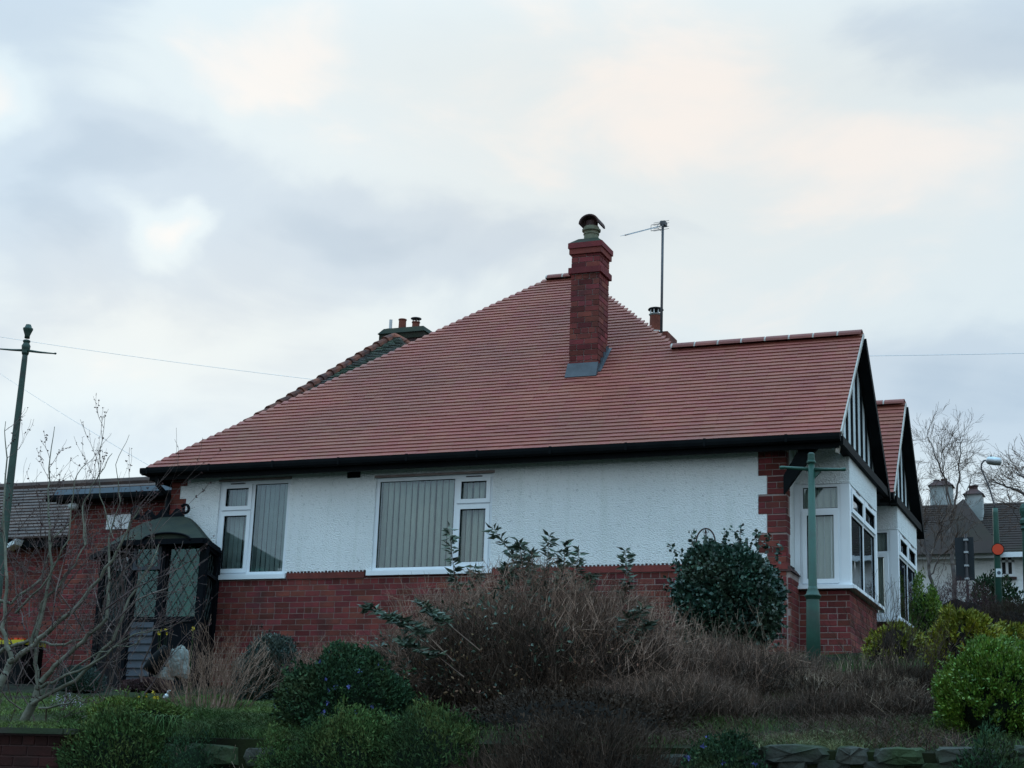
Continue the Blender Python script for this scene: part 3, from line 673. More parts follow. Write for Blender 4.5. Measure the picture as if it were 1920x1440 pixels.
for j in range(sg): Fs += [(j, j+1, 2*q+j+1, 2*q+j), (q+j+1, q+j, 3*q+j, 3*q+j+1), (j+1, j, q+j, q+j+1), (2*q+j, 2*q+j+1, 3*q+j+1, 3*q+j)]
cw.add(P, Fs)
cw.lathe((cc[0], cc[1], 9.56), [(0, .09), (.10, .09)], 14)
part('cowl', cw, M['cowl'], CH)
fl = MB(); zb = rz(CY0)
fl.hexa([(CX0-.02, CY0-.09, rz(CY0-.09)+.024), (CX1+.02, CY0-.09, rz(CY0-.09)+.024), (CX1+.02, CY0-.008, zb+.03), (CX0-.02, CY0-.008, zb+.03), (CX0-.02, CY0-.10, rz(CY0-.09)+.034), (CX1+.02, CY0-.10, rz(CY0-.09)+.034), (CX1+.015, CY0-.008, zb+.16), (CX0-.015, CY0-.008, zb+.16)])
y_ = CY0
while y_ < CY1-.02:
    for xx in (CX1+.001, CX0-.011):
        fl.hexa([(xx, y_, rz(y_)+.0), (xx+.01, y_, rz(y_)), (xx+.01, y_+.11, rz(y_+.11)), (xx, y_+.11, rz(y_+.11)), (xx, y_, rz(y_)+.14), (xx+.01, y_, rz(y_)+.14), (xx+.01, y_+.11, rz(y_)+.17), (xx, y_+.11, rz(y_)+.17)])
    fl.hexa([(CX1, y_, rz(y_)+.022), (CX1+.055, y_, rz(y_)+.022), (CX1+.055, y_+.11, rz(y_+.11)+.022), (CX1, y_+.11, rz(y_+.11)+.022), (CX1, y_, rz(y_)+.034), (CX1+.055, y_, rz(y_)+.034), (CX1+.055, y_+.11, rz(y_+.11)+.034), (CX1, y_+.11, rz(y_+.11)+.034)])
    y_ += .1105
part('flashing', fl, M['lead'], CH)

# ---- rear chimney on the far side of the roof
rc = atY(1247, 620, 24.0); RX0, RX1, RYY, RYE = -7.62, -7.18, 24.0, 24.55
C2 = part('chimney', MB().box(RX0+.03, RX1-.03, RYY+.03, RYE-.03, 7.2, 9.02), M['mortar'], bung)
lay_bricks(Face((0, RYY+.03), (1, 0), (0, -1)), RX0+.03, RX1-.03, 8.3, 9.0, C2, single=False)
lay_bricks(Face((RX1-.03, RYY+.03), (0, 1), (1, 0)), 0, RYE-RYY-.06, 8.3, 9.0, C2, single=False)
part('corbel_course', MB().box(RX0, RX1, RYY, RYE, 9.02, 9.16), M['brick'], C2)
pc = atY(1227, 600, 24.15)
part('flaunching', MB().lathe((pc[0], 24.22, 9.16), [(0, .20), (.06, .15)], 12), M['ridge_mortar'], C2)
part('chimney_pot', MB().lathe((pc[0], 24.22, 9.2), [(0, .105), (.30, .095)], 16), M['pot_red'], C2)
c3_ = MB().lathe((pc[0], 24.22, 9.50), [(0, .10), (.02, .115), (.03, .10), (.03, .02)], 16)
for k in range(8):
    a = k*math.pi/4; c3_.box(pc[0]+.09*math.cos(a)-.008, pc[0]+.09*math.cos(a)+.008, 24.22+.09*math.sin(a)-.008, 24.22+.09*math.sin(a)+.008, 9.53, 9.60)
part('cowl', c3_, M['alu'], C2); part('cowl_cap', MB().lathe((pc[0], 24.22, 9.60), [(0, .13), (.02, .12), (.05, .03)], 16), M['black'], C2)
flush_bricks(300)

# ---- television aerial
ab = atY(1240, 625, 23.9); at_ = atY(1237, 418, 23.9)
ta = thing('tv_aerial', (ab[0], 23.9, 8.9), 'tall thin television aerial on a mast rising behind the right hip of the tiled roof', 'aerial')
part('mast', MB().tube([(ab[0], 23.9, 8.6), (ab[0]-.0, 23.9, at_[2])], .022, 8), M['metal'], ta, smooth=True)
tip = atY(1172, 441, 22.6); a0 = np.array((ab[0]+.04, 23.95, at_[2]-.02)); d_ = nrm(tip-a0); ln = np.linalg.norm(tip-a0)
part('boom', MB().tube([a0, tip], .010, 6), M['metal'], ta)
el = MB(); perp = nrm(np.cross(d_, (0, 0, 1)))
for k in range(11):
    c = a0+d_*(ln*(.32+.66*k/10)); el.tube([c-perp*.10, c+perp*.10], .0035, 4)
part('directors', el, M['alu'], ta)
rf = MB(); c = a0+d_*ln*.12
for dz in (-.07, -.03, .03, .07): rf.tube([c-perp*.14+np.array((0, 0, dz)), c+perp*.14+np.array((0, 0, dz))], .004, 4)
for s_ in (-1, 1):
    rf.tube([a0+d_*ln*.24, c+np.array((0, 0, .09*s_))], .005, 4); rf.tube([a0+d_*ln*.24-perp*.1, a0+d_*ln*.24-perp*.1+np.array((0, 0, .05*s_)), a0+d_*ln*.24+perp*.1+np.array((0, 0, .05*s_)), a0+d_*ln*.24+perp*.1], .005, 4)
part('reflector', rf, M['metal'], ta)
part('clamp', MB().box(ab[0]-.035, ab[0]+.05, 23.86, 23.99, at_[2]-.05, at_[2]+.02), M['metal'], ta)

# ------------------------------------------------------------------ flat roofed side extension
ext = thing('side_extension', (-14.2, 20.0, 3.2), 'flat-roofed red brick extension with blue-grey roof edge, left of the bungalow', 'extension')
EXL = -15.35; EYY = 20.02
ew = part('brick_wall', MB().box(EXL, -12.88, EYY, EYY+.2, 2.2, 5.95), M['mortar'], ext)
BRICKS.clear(); lay_bricks(Face((0, EYY-.004), (1, 0), (0, -1)), EXL, -12.9, 2.8, 5.92, ew, single=True, holes=[(-14.38, -12.9, 2, 5.1)]); 
lay_bricks(Face((0, EYY-.004), (1, 0), (0, -1)), -14.38, -12.9, 2.8, 5.1, ew, single=False); flush_bricks(300)
part('brick_wall', MB().box(EXL, EXL+.2, EYY+.2, 26, 2.2, 5.95), M['brick'], ext)
part('fascia', MB().box(EXL-.12, -12.84, EYY-.20, EYY-.17, 5.86, 5.98), M['black'], ext)
part('roof_edge', MB().hexa([(EXL-.16, EYY-.24, 5.98), (-12.84, EYY-.24, 5.98), (-12.84, 26, 5.98), (EXL-.16, 26, 5.98), (EXL-.14, EYY-.20, 6.075), (-12.84, EYY-.20, 6.075), (-12.84, 26, 6.075), (EXL-.14, 26, 6.075)]), M['fascia'], ext)
gt = MB(); gutter(gt, EXL-.24, -12.85, y=EYY-.26, z=5.97); part('gutter', gt, M['black'], ext)
p0 = atY(203, 966, EYY); part('window', MB().box(p0[0], p0[0]+.42, EYY-.03, EYY+.01, p0[2]-.22, p0[2]), M['upvc'], ext)
lp = atY(141, 951, EYY-.12)
lt = thing('wall_light', (lp[0], EYY-.06, lp[2]), 'pale dome lamp fixed high on the brick wall of the side extension', 'wall light')
part('shade', MB().lathe((lp[0], EYY-.16, lp[2]-.05), [(0, .02), (.02, .07), (.06, .09), (.09, .075), (.11, .03)], 14), M['white'], lt, smooth=True)
part('bracket', MB().bar((lp[0], EYY-.12, lp[2]), (lp[0]+.03, EYY, lp[2]), .03, .03), M['black'], lt)

# ------------------------------------------------------------------ garage with tiled roof, far left
gar = thing('garage', (-18, 22, 3.2), 'brick outbuilding with brown tiled roof behind the bare tree at the left edge', 'outbuilding')
gxr = -16.52; gyr = 21.5
gwl = part('brick_wall', MB().box(-24, gxr+.25, 21.75, 21.95, 2.2, 5.62), M['mortar'], gar); BRICKS.clear(); lay_bricks(Face((0, 21.746), (1, 0), (0, -1)), -20.5, gxr+.25, 3.0, 5.6, gwl, single=False); flush_bricks(0)
part('brick_wall', MB().box(gxr+.05, gxr+.25, 21.95, 26, 2.2, 5.62), M['brick'], gar)
part('fascia', MB().box(-24, gxr+.3, 21.52, 21.56, 5.52, 5.66), M['black'], gar)
g_top = atY(60, 912, 24.0); gs = (g_top[2]-5.68)/(24.0-21.5)
gd = part('roof', MB().add([(-24, 21.5, 5.66), (gxr+.6, 21.5, 5.66), (gxr+.6, 24, g_top[2]-.02), (-24, 24, g_top[2]-.02), (gxr+.6, 26.5, 5.66), (-24, 26.5, 5.66)], [(0, 1, 2, 3), (3, 2, 4, 5)]), M['garage_tile'], gar)
gtile = MB(); k = 0; Lg = math.hypot(2.5, gs*2.5); n_c = int(Lg/.17); cg, sg_ = 2.5/Lg, gs*2.5/Lg; gl_t = []
for k in range(n_c):
    x = -20.2-(.12 if k % 2 else 0)
    while x < gxr+.55:
        gl_t.append((x, k*.17)); x += .24
gc = np.argsort([-(t[0])+t[1]*.1 for t in gl_t]); gnear = set(gc[:200])
gme = MB().hexa([(0, 0, .0), (.236, 0, 0), (.236, .2*cg, .2*sg_), (0, .2*cg, .2*sg_), (0, -.01, .03), (.236, -.01, .03), (.236, .2*cg, .2*sg_+.008), (0, .2*cg, .2*sg_+.008)]).mesh('roof_tile'); gme.materials.append(M['garage_tile'])
for i, (x, s) in enumerate(gl_t):
    y, z = 21.48+s*cg, 5.665+s*sg_
    if i in gnear:
        o = bpy.data.objects.new('roof_tile', gme); col.objects.link(o); o.parent = gd; o.location = Vector((x, y, z))-wpos(gd)
    else: gtile.hexa([(x, y, z), (x+.236, y, z), (x+.236, y+.2*cg, z+.2*sg_), (x, y+.2*cg, z+.2*sg_), (x, y-.01, z+.03), (x+.236, y-.01, z+.03), (x+.236, y+.2*cg, z+.2*sg_+.008), (x, y+.2*cg, z+.2*sg_+.008)])
part('roof_tiles', gtile, M['garage_tile'], gd, kind='stuff')
part('ridge', MB().tube([(-24, 24, g_top[2]), (gxr+.6, 24, g_top[2])], .08, 8), M['garage_tile'], gar)
gl2 = atY(20, 1018, 21.3)
lt = thing('security_light', (gl2[0], 21.6, gl2[2]), 'small white security light under the eaves of the tiled outbuilding', 'wall light')
part('lamp_head', MB().hexa([(gl2[0]-.10, 21.3, gl2[2]-.10), (gl2[0]+.06, 21.3, gl2[2]-.02), (gl2[0]+.06, 21.5, gl2[2]-.02), (gl2[0]-.10, 21.5, gl2[2]-.10), (gl2[0]-.08, 21.3, gl2[2]-.02), (gl2[0]+.10, 21.3, gl2[2]+.07), (gl2[0]+.10, 21.5, gl2[2]+.07), (gl2[0]-.08, 21.5, gl2[2]-.02)]), M['white'], lt)
part('arm', MB().bar((gl2[0], 21.5, gl2[2]), (gl2[0], 21.75, gl2[2]+.04), .03, .03), M['black'], lt)

# yellow lidded box, far left
yb = atY(25, 1203, 20.5)
yo = thing('storage_box', (yb[0], 20.6, 3.2), 'low black box with bright yellow rim at the left edge, behind the bare tree', 'box')
part('body', MB().box(yb[0]-.6, yb[0]+.27, 20.4, 20.9, 3.1, yb[2]-.05), M['black'], yo)
part('rim', MB().box(yb[0]-.62, yb[0]+.29, 20.38, 20.92, yb[2]-.05, yb[2]+.015), M['yellow'], yo)
tb = MB()
for dx in (-.22, -.05, .1, .2): tb.box(yb[0]+dx-.03, yb[0]+dx+.03, 20.42, 20.5, yb[2]+.017, yb[2]+.05)
part('trinkets', tb, M['orange'], yo)

# ------------------------------------------------------------------ porch
def XY(px, y, py=1100): return (atY(px, py, y)[0], y)
A0 = XY(190, 19.0); A1 = XY(244, 18.15); A2 = XY(303, 18.15); A3 = XY(378, 18.15); A4 = XY(402, 18.93); A5 = (A4[0], 18.985)
pz0, pz1 = 2.85, 4.93
por = thing('porch', (A2[0], 18.7, 2.95), 'dark glazed porch with mossy curved roof and scrolled cresting at the bungalow corner', 'porch')
def lead(mb, f, u0, u1, z0, z1, n, step=.15, asp=1.55):
    """diamond leading clipped to the rectangle"""
    w_, h = u1-u0, z1-z0
    for sgn in (1, -1):
        c = -h/asp
        while c < w_+h/asp:
            pts = []
            for t in np.linspace(0, 1, 41):
                z = t*h; u = c+sgn*(z/asp)
                if 0 <= u <= w_: pts.append((u, z))
            if len(pts) > 1: mb.bar(f.pt(u0+pts[0][0], z0+pts[0][1], n), f.pt(u0+pts[-1][0], z0+pts[-1][1], n), .006, .006, up=tuple(f.n))
            c += step
def porch_face(a, b, kind):
    u = (b[0]-a[0], b[1]-a[1]); ln = math.hypot(*u); f = Face(a, u, (u[1], -u[0]))
    if f.n[0]*(0-a[0])+f.n[1]*(0-a[1]) < 0: f.n = -f.n
    fr = MB(); frame_rect(fr, f, .0, ln, pz0, pz1, .07, -.06, 0); f.box(fr, .07, ln-.07, 3.86, 3.93, -.05, -.005)
    name = 'door' if kind == 'door' else 'side_panel'
    D = part(name, fr, M['porch'], por)
    if kind == 'vent':
        v = MB(); frame_rect(v, f, .03, ln-.03, 4.55, 4.90, .045, .0, .03); part('top_vent', v, M['porch_grey'], D)
        g_ = MB(); f.box(g_, .075, ln-.075, 4.59, 4.86, .008, .014); part('pane', g_, M['glass_green'], D)
        g_ = MB(); f.box(g_, .07, ln-.07, 3.93, 4.55, -.03, -.024); part('pane', g_, M['glass_green'], D)
        l_ = MB(); lead(l_, f, .075, ln-.075, 4.59, 4.86, .016, .12, 1.2); lead(l_, f, .07, ln-.07, 3.93, 4.54, -.02, .14, 1.3); part('leading', l_, M['lead_strip'], D)
        z = 2.95; i = 0
        while z < 3.83:                      # overlapping boards, each one a piece
            s_ = MB(); s_.hexa([f.pt(.07, z, .012), f.pt(ln-.07, z, .012), f.pt(ln-.07, z, -.02), f.pt(.07, z, -.02), f.pt(.07, z+.1, -.012), f.pt(ln-.07, z+.1, -.012), f.pt(ln-.07, z+.1, -.03), f.pt(.07, z+.1, -.03)])
            part('board', s_, M['porch_grey'], D); z += .105; i += 1
    else:
        g_ = MB(); f.box(g_, .07, ln-.07, 3.93, pz1-.07, -.03, -.024); part('pane', g_, M['glass_green'], D)
        l_ = MB(); lead(l_, f, .07, ln-.07, 3.93, pz1-.08, -.02, .16, 1.5); part('leading', l_, M['lead_strip'], D)
        s_ = MB(); f.box(s_, .07, ln-.07, pz0+.07, 3.86, -.04, -.02); part('lower_panel', s_, M['porch'], D)
        if kind == 'right':
            v = MB(); frame_rect(v, f, .03, ln-.03, 4.50, 4.88, .05, .0, .03); part('top_vent', v, M['porch'], D)
    return f
porch_face(A0, A1, 'left'); porch_face(A1, A2, 'vent'); porch_face(A2, A3, 'door'); porch_face(A3, A4, 'right')
for q in (A0, A1, A2, A3, A4): part('post', MB().box(q[0]-.04, q[0]+.04, q[1]-.025, q[1]+.05, pz0, pz1), M['porch'], por)
# pale curtain strips inside the door, floor and rear of the porch
ci = MB()
for a in (330, 352): 
    c = atY(a, 1050, 18.45); ci.box(c[0], c[0]+.10, 18.45, 18.47, 3.9, 4.9)
part('curtain', ci, M['blind'], por)
part('reflection_panel', MB().box(A0[0]+.28, XY(334, 18.9)[0], 18.93, 18.95, 3.8, 4.85), M['teal'], por)  # added sheet behind the panes; its teal stands in for reflections in the glass
part('floor', MB().poly([(A0[0], A0[1], 2.80), (A1[0], A1[1], 2.80), (A3[0], A3[1], 2.80), (A4[0], A4[1], 2.80), (A4[0], 18.95, 2.80), (A4[0], 18.95, 2.8), (A0[0], 20.0, 2.80)], (0, 0, .06)), M['porch'], por)
part('back_panel', MB().box(A0[0]+.02, XL-.05, 19.96, 19.99, 2.9, 4.9), M['bluegreen'], por)
# roof: eaves polygon drawn in to the ridge with a bell curve
eav = [XY(176, 19.1, 1010), XY(232, 18.0, 1010), XY(383, 18.0, 1010), XY(411, 18.80, 1012), XY(410, 18.98, 1012), (XL-.05, 18.98), (XL-.05, 20.0), (XY(176, 19.1, 1010)[0], 20.0)]
r0 = atY(258, 957, 18.85); r1 = atY(343, 965, 18.80); rzp = 5.40
def near_ridge(p, t):
    x = min(max(p[0], r0[0]), r1[0]); q = (x, 18.83 if p[1] < 18.9 else min(p[1], 19.9))
    return (p[0]+(q[0]-p[0])*t, p[1]+(q[1]-p[1])*t)
rm_ = MB(); P = []; lv = 7; n_ = len(eav)
for i in range(lv):
    t = i/(lv-1); zz = pz1-.01+(rzp-pz1)*(1-(1-t)**1.2)
    for p in eav: q = near_ridge(p, t*.97); P.append((q[0], q[1], zz))
Fs = [(i*n_+j, i*n_+(j+1) % n_, (i+1)*n_+(j+1) % n_, (i+1)*n_+j) for i in range(lv-1) for j in range(n_)]; Fs.append(tuple((lv-1)*n_+j for j in range(n_)))
rm_.add(P, Fs); part('roof', rm_, M['porch_roof'], por, smooth=False)
em = MB()
for i in range(4):
    a, b = eav[i], eav[i+1]; em.bar((a[0], a[1], pz1-.035), (b[0], b[1], pz1-.035), .07, .07)
part('eaves_board', em, M['porch'], por)
ar = MB(); ca = XY(315, 18.0, 1005); P1 = []
for j in range(17):
    t = math.pi*j/16; P1.append((ca[0]-.37*math.cos(t), 17.975, pz1-.03+.10*math.sin(t)))
ar.poly(P1, (0, .25, 0)); part('roof_arch', ar, M['porch_roof'], por)
ar = MB().tube([(p[0], 17.96, p[2]+.008) for p in P1], .014, 6); part('arch_moulding', ar, M['porch'], por)
cst = MB(); rp = [(r0[0]+(r1[0]-r0[0])*t, 18.83, rzp+.02) for t in np.linspace(-.02, 1.0, 50)]
wave = [(p[0], p[1], p[2]+.045+.045*math.cos(i/49*math.pi*2*3.5)) for i, p in enumerate(rp)]
for i in range(49): a, b = wave[i], wave[i+1]; cst.hexa([(a[0], 18.815, rzp-.03), (b[0], 18.815, rzp-.03), (b[0], 18.845, rzp-.03), (a[0], 18.845, rzp-.03), (a[0], 18.815, a[2]), (b[0], 18.815, b[2]), (b[0], 18.845, b[2]), (a[0], 18.845, a[2])])
for xe, sg in ((rp[0][0]+.01, -1), (rp[-1][0]-.01, 1)):
    pts = []
    for k in range(22):
        t = k/21; a = t*2.1*math.pi; r = .075*(1-.62*t); pts.append((xe+sg*(.02)-sg*r*math.cos(a+.6), 18.83, rzp+.09+r*math.sin(a+.6)))
    cst.tube(pts, .02, 6)
part('cresting', cst, M['porch'], por)

# ------------------------------------------------------------------ neighbouring house behind
nb = thing('neighbour_house', (-17, 30, 3.7), 'neighbouring house behind with a dark mossy hipped roof edged in red hip tiles', 'house')
pk = atY(738, 632, 30.0); hl = atY(505, 772, 26.0); hd = (hl-pk); base_h = pk+hd*1.7
rb = MB(); r_e = np.array((pk[0]+6, pk[1], pk[2]-.0)); 
e_r = np.array((pk[0]+8, base_h[1], base_h[2])); lb = np.array((base_h[0], pk[1]+4, base_h[2]))
rb.add([base_h, e_r, pk+np.array((.35, 0, -.22)), pk, lb, pk+np.array((0, 1, 0))], [(0, 1, 2, 3), (4, 0, 3, 5)])
NR = part('roof', rb, M['oldtile'], nb)
nt_ = MB(); nrml = nrm(np.cross(e_r-base_h, pk-base_h)); upv = nrm(np.cross(nrml, (e_r-base_h)))
if upv[2] < 0: upv = -upv
if nrml[1] > 0: nrml = -nrml
Ls = np.dot(pk-base_h, upv)
for k in range(int(Ls/.12)):
    s = k*.12; t = s/Ls; a = base_h+(pk-base_h)*t; b = a+np.array(((e_r-base_h)[0]*(1-t)*.6, 0, 0))
    x = a[0]+.05+(.09 if k % 2 else 0)
    while x < b[0]:
        j = random.uniform(-.006, .01); p = np.array((x, a[1], a[2])); q = p+upv*.14
        nt_.hexa([p+nrml*0, p+np.array((.17, 0, 0)), q+np.array((.17, 0, 0)), q, p+nrml*(.03+j), p+np.array((.17, 0, 0))+nrml*(.03+j), q+np.array((.17, 0, 0))+nrml*.01, q+nrml*.01]); x += .18
part('roof_tiles', nt_, M['oldtile'], NR, kind='stuff')
hn = int(np.linalg.norm(hd*1.7)/.36); hm_ = MB()
M['hip'] = mat('hip_tile_clay', (.30, .10, .06), (.10, .05, .045), 5, .9, .5, 30, .2, island=.35)
for i in range(hn):
    a = base_h+(pk-base_h)*(i/hn); b = base_h+(pk-base_h)*((i+1.12)/hn)
    part('hip_tile', MB().tube([a+np.array((0, 0, .02)), b+np.array((0, 0, .0))], [.105, .08], 10), M['hip'], NR)
rr = pk+np.array((.85, 0, -.52)); 
for i in range(3):
    a = pk+(rr-pk)*(i/3); b = pk+(rr-pk)*((i+1.05)/3); part('hip_tile', MB().tube([a, b], [.10, .12], 10), M['hip'], NR)
part('wall', MB().box(base_h[0]+.3, e_r[0]-2, base_h[1]+.3, base_h[1]+6, 3, base_h[2]-.05), M['brick'], nb)
c0 = atY(709, 640, 30.6); c1 = atY(797, 640, 30.6); zt_ = atY(750, 614, 30.6)[2]
NC = part('chimney', MB().box(c0[0]+.06, c1[0]-.06, 30.6, 31.3, 9, zt_-.26), M['cowl'], nb)
part('corbel_course', MB().box(c0[0]+.03, c1[0]-.03, 30.57, 31.33, zt_-.26, zt_-.13), M['oldtile'], NC)
fm = MB().hexa([(c0[0], 30.54, zt_-.13), (c1[0], 30.54, zt_-.13), (c1[0], 31.36, zt_-.13), (c0[0], 31.36, zt_-.13), (c0[0]+.1, 30.64, zt_+.01), (c1[0]-.08, 30.64, zt_+.01), (c1[0]-.08, 31.26, zt_+.01), (c0[0]+.1, 31.26, zt_+.01)])
fm.lathe((atY(732, 610, 30.9)[0], 30.9, zt_-.05), [(0, .25), (.07, .2), (.12, .1)], 12)
part('flaunching', fm, M['porch_roof'], NC)
for px, top, r, kind in ((733, 600, .035, 'm'), (755, 599, .085, 'p'), (780, 604, .085, 'c')):
    p = atY(px, top, 30.9)
    if kind == 'm': part('flue_pipe', MB().lathe((p[0], 30.9, zt_), [(0, r), (p[2]-zt_, r), (p[2]-zt_+.001, r*1.1)], 10), M['alu'], NC)
    else: part('chimney_pot', MB().lathe((p[0], 30.9, zt_), [(0, r*1.02), (p[2]-zt_-.03, r*.95), (p[2]-zt_-.02, r*1.1), (p[2]-zt_, r*1.1)], 14), M['pot_red'], NC)
    if kind == 'c':
        cm_ = MB()
        for k in range(6):
            a = k*math.pi/3; cm_.box(p[0]+.075*math.cos(a)-.008, p[0]+.075*math.cos(a)+.008, 30.9+.075*math.sin(a)-.008, 30.9+.075*math.sin(a)+.008, p[2], p[2]+.07)
        cm_.lathe((p[0], 30.9, p[2]+.07), [(0, .12), (.015, .12), (.045, .03)], 12); part('cowl', cm_, M['metal'], NC)

# ------------------------------------------------------------------ lamp posts
def lamp_left():
    c = atY(50, 640, 17.0); x, y = c[0]-.0, 17.0; zt = atY(50, 615, 17)[2]; zb = atY(48, 657, 17)[2]; g0 = gz(x, y)
    t = thing('lamp_post', (x, y, g0), 'tall old green lamp post with flared top, rising behind the bare tree', 'lamp post', 'old green lamp posts')
    part('post', MB().lathe((x, y, g0-.1), [(0, .11), (.6, .095), (.62, .075), (.68, .068), (zb-g0-.05, .038), (zb-g0+.1, .034)], 14), M['green_old'], t, smooth=True)
    part('collar', MB().lathe((x, y, zb-.06), [(0, .042), (.03, .05), (.05, .042), (.08, .055), (.12, .06), (.15, .044), (.17, .04), (.18, .05), (.195, .05), (.205, .038)], 14), M['green_old'], t, smooth=True)
    part('flared_top', MB().lathe((x, y, zb+.17), [(0, .036), (.04, .036), (.10, .058), (.125, .068), (.14, .066), (.15, .046), (.17, .044), (.175, .036), (max(zt-zb-.17, .19), .035)], 14), M['green_old'], t, smooth=True)
    for s_, px, py in ((-1, -4, 654), (1, 102, 663)):
        e_ = atY(px, py, 17.0); part('ladder_bar', MB().tube([(x, y, zb), ((x+e_[0])/2, y, (zb+e_[2])/2-.004), e_, e_+np.array((s_*.012, 0, 0)), e_+np.array((s_*.03, 0, 0))], [.019, .014, .009, .016, .009], 8), M['green_old'], t, smooth=True)
lamp_left()
def lamp_centre():
    x, y = -3.015, 14.8; zt = atY(1524, 850, y)[2]; zb = atY(1524, 879, y)[2]; zc_ = atY(1523, 1118, y)[2]; g0 = gz(x, y)
    t = thing('lamp_post', (x, y, g0), 'green lamp post with ladder bar among dead stems in front of the bay window', 'lamp post', 'old green lamp posts')
    part('post', MB().lathe((x, y, g0-.1), [(0, .070), (zc_-g0+.1-.03, .060), (zc_-g0+.11, .041), (zt-g0-.0, .031)], 18), M['green'], t, smooth=True)
    part('collar', MB().lathe((x, y, zc_-.03), [(0, .060), (.005, .066), (.02, .066), (.028, .078), (.038, .077), (.05, .062), (.09, .048), (.12, .041)], 18), M['green'], t, smooth=True)
    part('top_ring', MB().lathe((x, y, zt-.10), [(0, .034), (.008, .044), (.022, .044), (.03, .034)], 14), M['green'], t)
    part('top_cap', MB().lathe((x, y, zt-.07), [(0, .034), (.065, .032), (.075, .02)], 14), M['green'], t)
    for px, s_ in ((1462, -1), (1586, 1)):
        e_ = atY(px, 877 if s_ < 0 else 880, y); part('ladder_bar', MB().tube([(x, y, zb-.005), e_-np.array((s_*.05, 0, 0)), e_-np.array((s_*.02, 0, 0)), e_], [.018, .014, .018, .015], 8), M['green'], t, smooth=True)
    part('bracket', MB().poly([(x+.03, y, zb-.015), (x+.10, y, zb-.015), (x+.03, y, zb-.09)], (0, .02, 0)), M['green'], t)
lamp_centre()
def lamp_right():
    y = 20.0; c = atY(1923, 945, y); x = c[0]; g0 = gz(x, y)
    t = thing('lamp_post', (x, y, g0), 'top of an old green lamp post cut by the right edge of the photograph', 'lamp post', 'old green lamp posts')
    z = c[2]; part('post', MB().lathe((x, y, g0), [(0, .085), (z-g0-.3, .055), (z-g0, .05)], 14), M['green'], t, smooth=True)
    part('collar', MB().lathe((x, y, z-.32), [(0, .06), (.02, .075), (.06, .055), (.08, .078), (.12, .078), (.15, .055), (.22, .075), (.26, .075), (.3, .06)], 14), M['green'], t)
lamp_right()
def street_light():
    y = 32.0; b = atY(1878, 1130, y); top = atY(1866, 953, y); x = top[0]; g0 = gz(x, y)
    t = thing('street_light', (x, y, g0), 'distant green street light with thin swan-neck arm and silver lantern', 'street light')
    part('post', MB().lathe((x, y, g0-.1), [(0, .085), (top[2]-g0, .052), (top[2]-g0+.1, .05)], 12), M['green'], t, smooth=True)
    pts = [atY(px, py, y) for px, py in ((1866, 955), (1864, 945), (1855, 915), (1846, 893), (1840, 880), (1840, 870), (1845, 864), (1850, 862))]
    part('arm', MB().tube(pts, .016, 8), M['metal'], t, smooth=True)
    h = atY(1850, 863, y); e_ = atY(1878, 866, y)
    part('lantern', MB().tube([h-(e_-h)*.05, h, h+(e_-h)*.1, h+(e_-h)*.5, h+(e_-h)*.92, e_], [.035, .05, .078, .085, .075, .03], 12), M['alu'], t, smooth=True)
    part('photocell', MB().lathe((atY(1858, 858, y)[0], y, atY(1858, 859, y)[2]), [(0, .02), (.05, .02)], 8), M['metal'], t)
    dc = atY(1871, 1030, y-.08); sp = thing('round_sign', (dc[0], dc[1], dc[2]), 'round orange-red sign clamped to the distant green street light', 'sign')
    part('disc', MB().tube([(dc[0], dc[1]-.005, dc[2]), (dc[0], dc[1]+.005, dc[2])], .104, 24), M['orange'], sp)
    part('rim', MB().tube([(dc[0], dc[1]+.006, dc[2]), (dc[0], dc[1]+.012, dc[2])], .118, 24), M['black'], sp)
    dc = atY(1873, 1074, y-.08); sp = thing('small_sign', (dc[0], dc[1], dc[2]), 'small white plate on the street light under the round orange sign', 'sign')
    part('plate', MB().box(dc[0]-.055, dc[0]+.055, dc[1]-.004, dc[1]+.004, dc[2]-.08, dc[2]+.08), M['white'], sp)
    part('mark', MB().tube([(dc[0], dc[1]-.008, dc[2]), (dc[0], dc[1]-.005, dc[2])], .035, 12), M['fascia'], sp)
street_light()
def big_sign():
    y = 27.0; a = atY(1790, 1008, y); b = atY(1828, 1088, y); pl_ = atY(1811, 1002, y)
    t = thing('road_sign', (pl_[0], y+.06, gz(pl_[0], y)), 'large dark rectangular road sign seen from behind on a thin grey pole', 'sign')
    for x0, x1 in ((a[0], pl_[0]-.012), (pl_[0]+.014, b[0])): part('panel', MB().box(x0, x1, y, y+.02, b[2], a[2]), M['sign_back'], t)
    part('pole', MB().lathe((pl_[0], y-.04, gz(pl_[0], y)), [(0, .022), (pl_[2]-gz(pl_[0], y), .022)], 10), M['metal'], t)
    for f_ in (.93, .64, .33, .03):
        z = b[2]+(a[2]-b[2])*f_; part('clip', MB().box(pl_[0]-.035, pl_[0]+.035, y-.07, y-.001, z-.015, z+.015), M['alu'], t)
big_sign()

# ------------------------------------------------------------------ wires
def wire(pts, label, r=.004):
    a, b = pts; n_ = 18; P = [a+(b-a)*t-np.array((0, 0, .18))*4*t*(1-t)*(np.linalg.norm(b-a)/30) for t in np.linspace(0, 1, n_)]
    tag(part('overhead_wire', MB().tube(P, r, 5), M['alu']), label, 'wire')
wire((atY(-250, 590, 30), atY(600, 713, 29.5)), 'thin overhead wire running down to the mossy roof of the neighbouring house')
wire((atY(-130, 610, 24), atY(278, 872, 19.0)), 'thin overhead wire slanting down to the left eaves corner of the bungalow', .0028)
wire((atY(900, 668, 42), atY(2450, 648, 42)), 'thin overhead wire crossing the sky to the right of the near gable', .006)

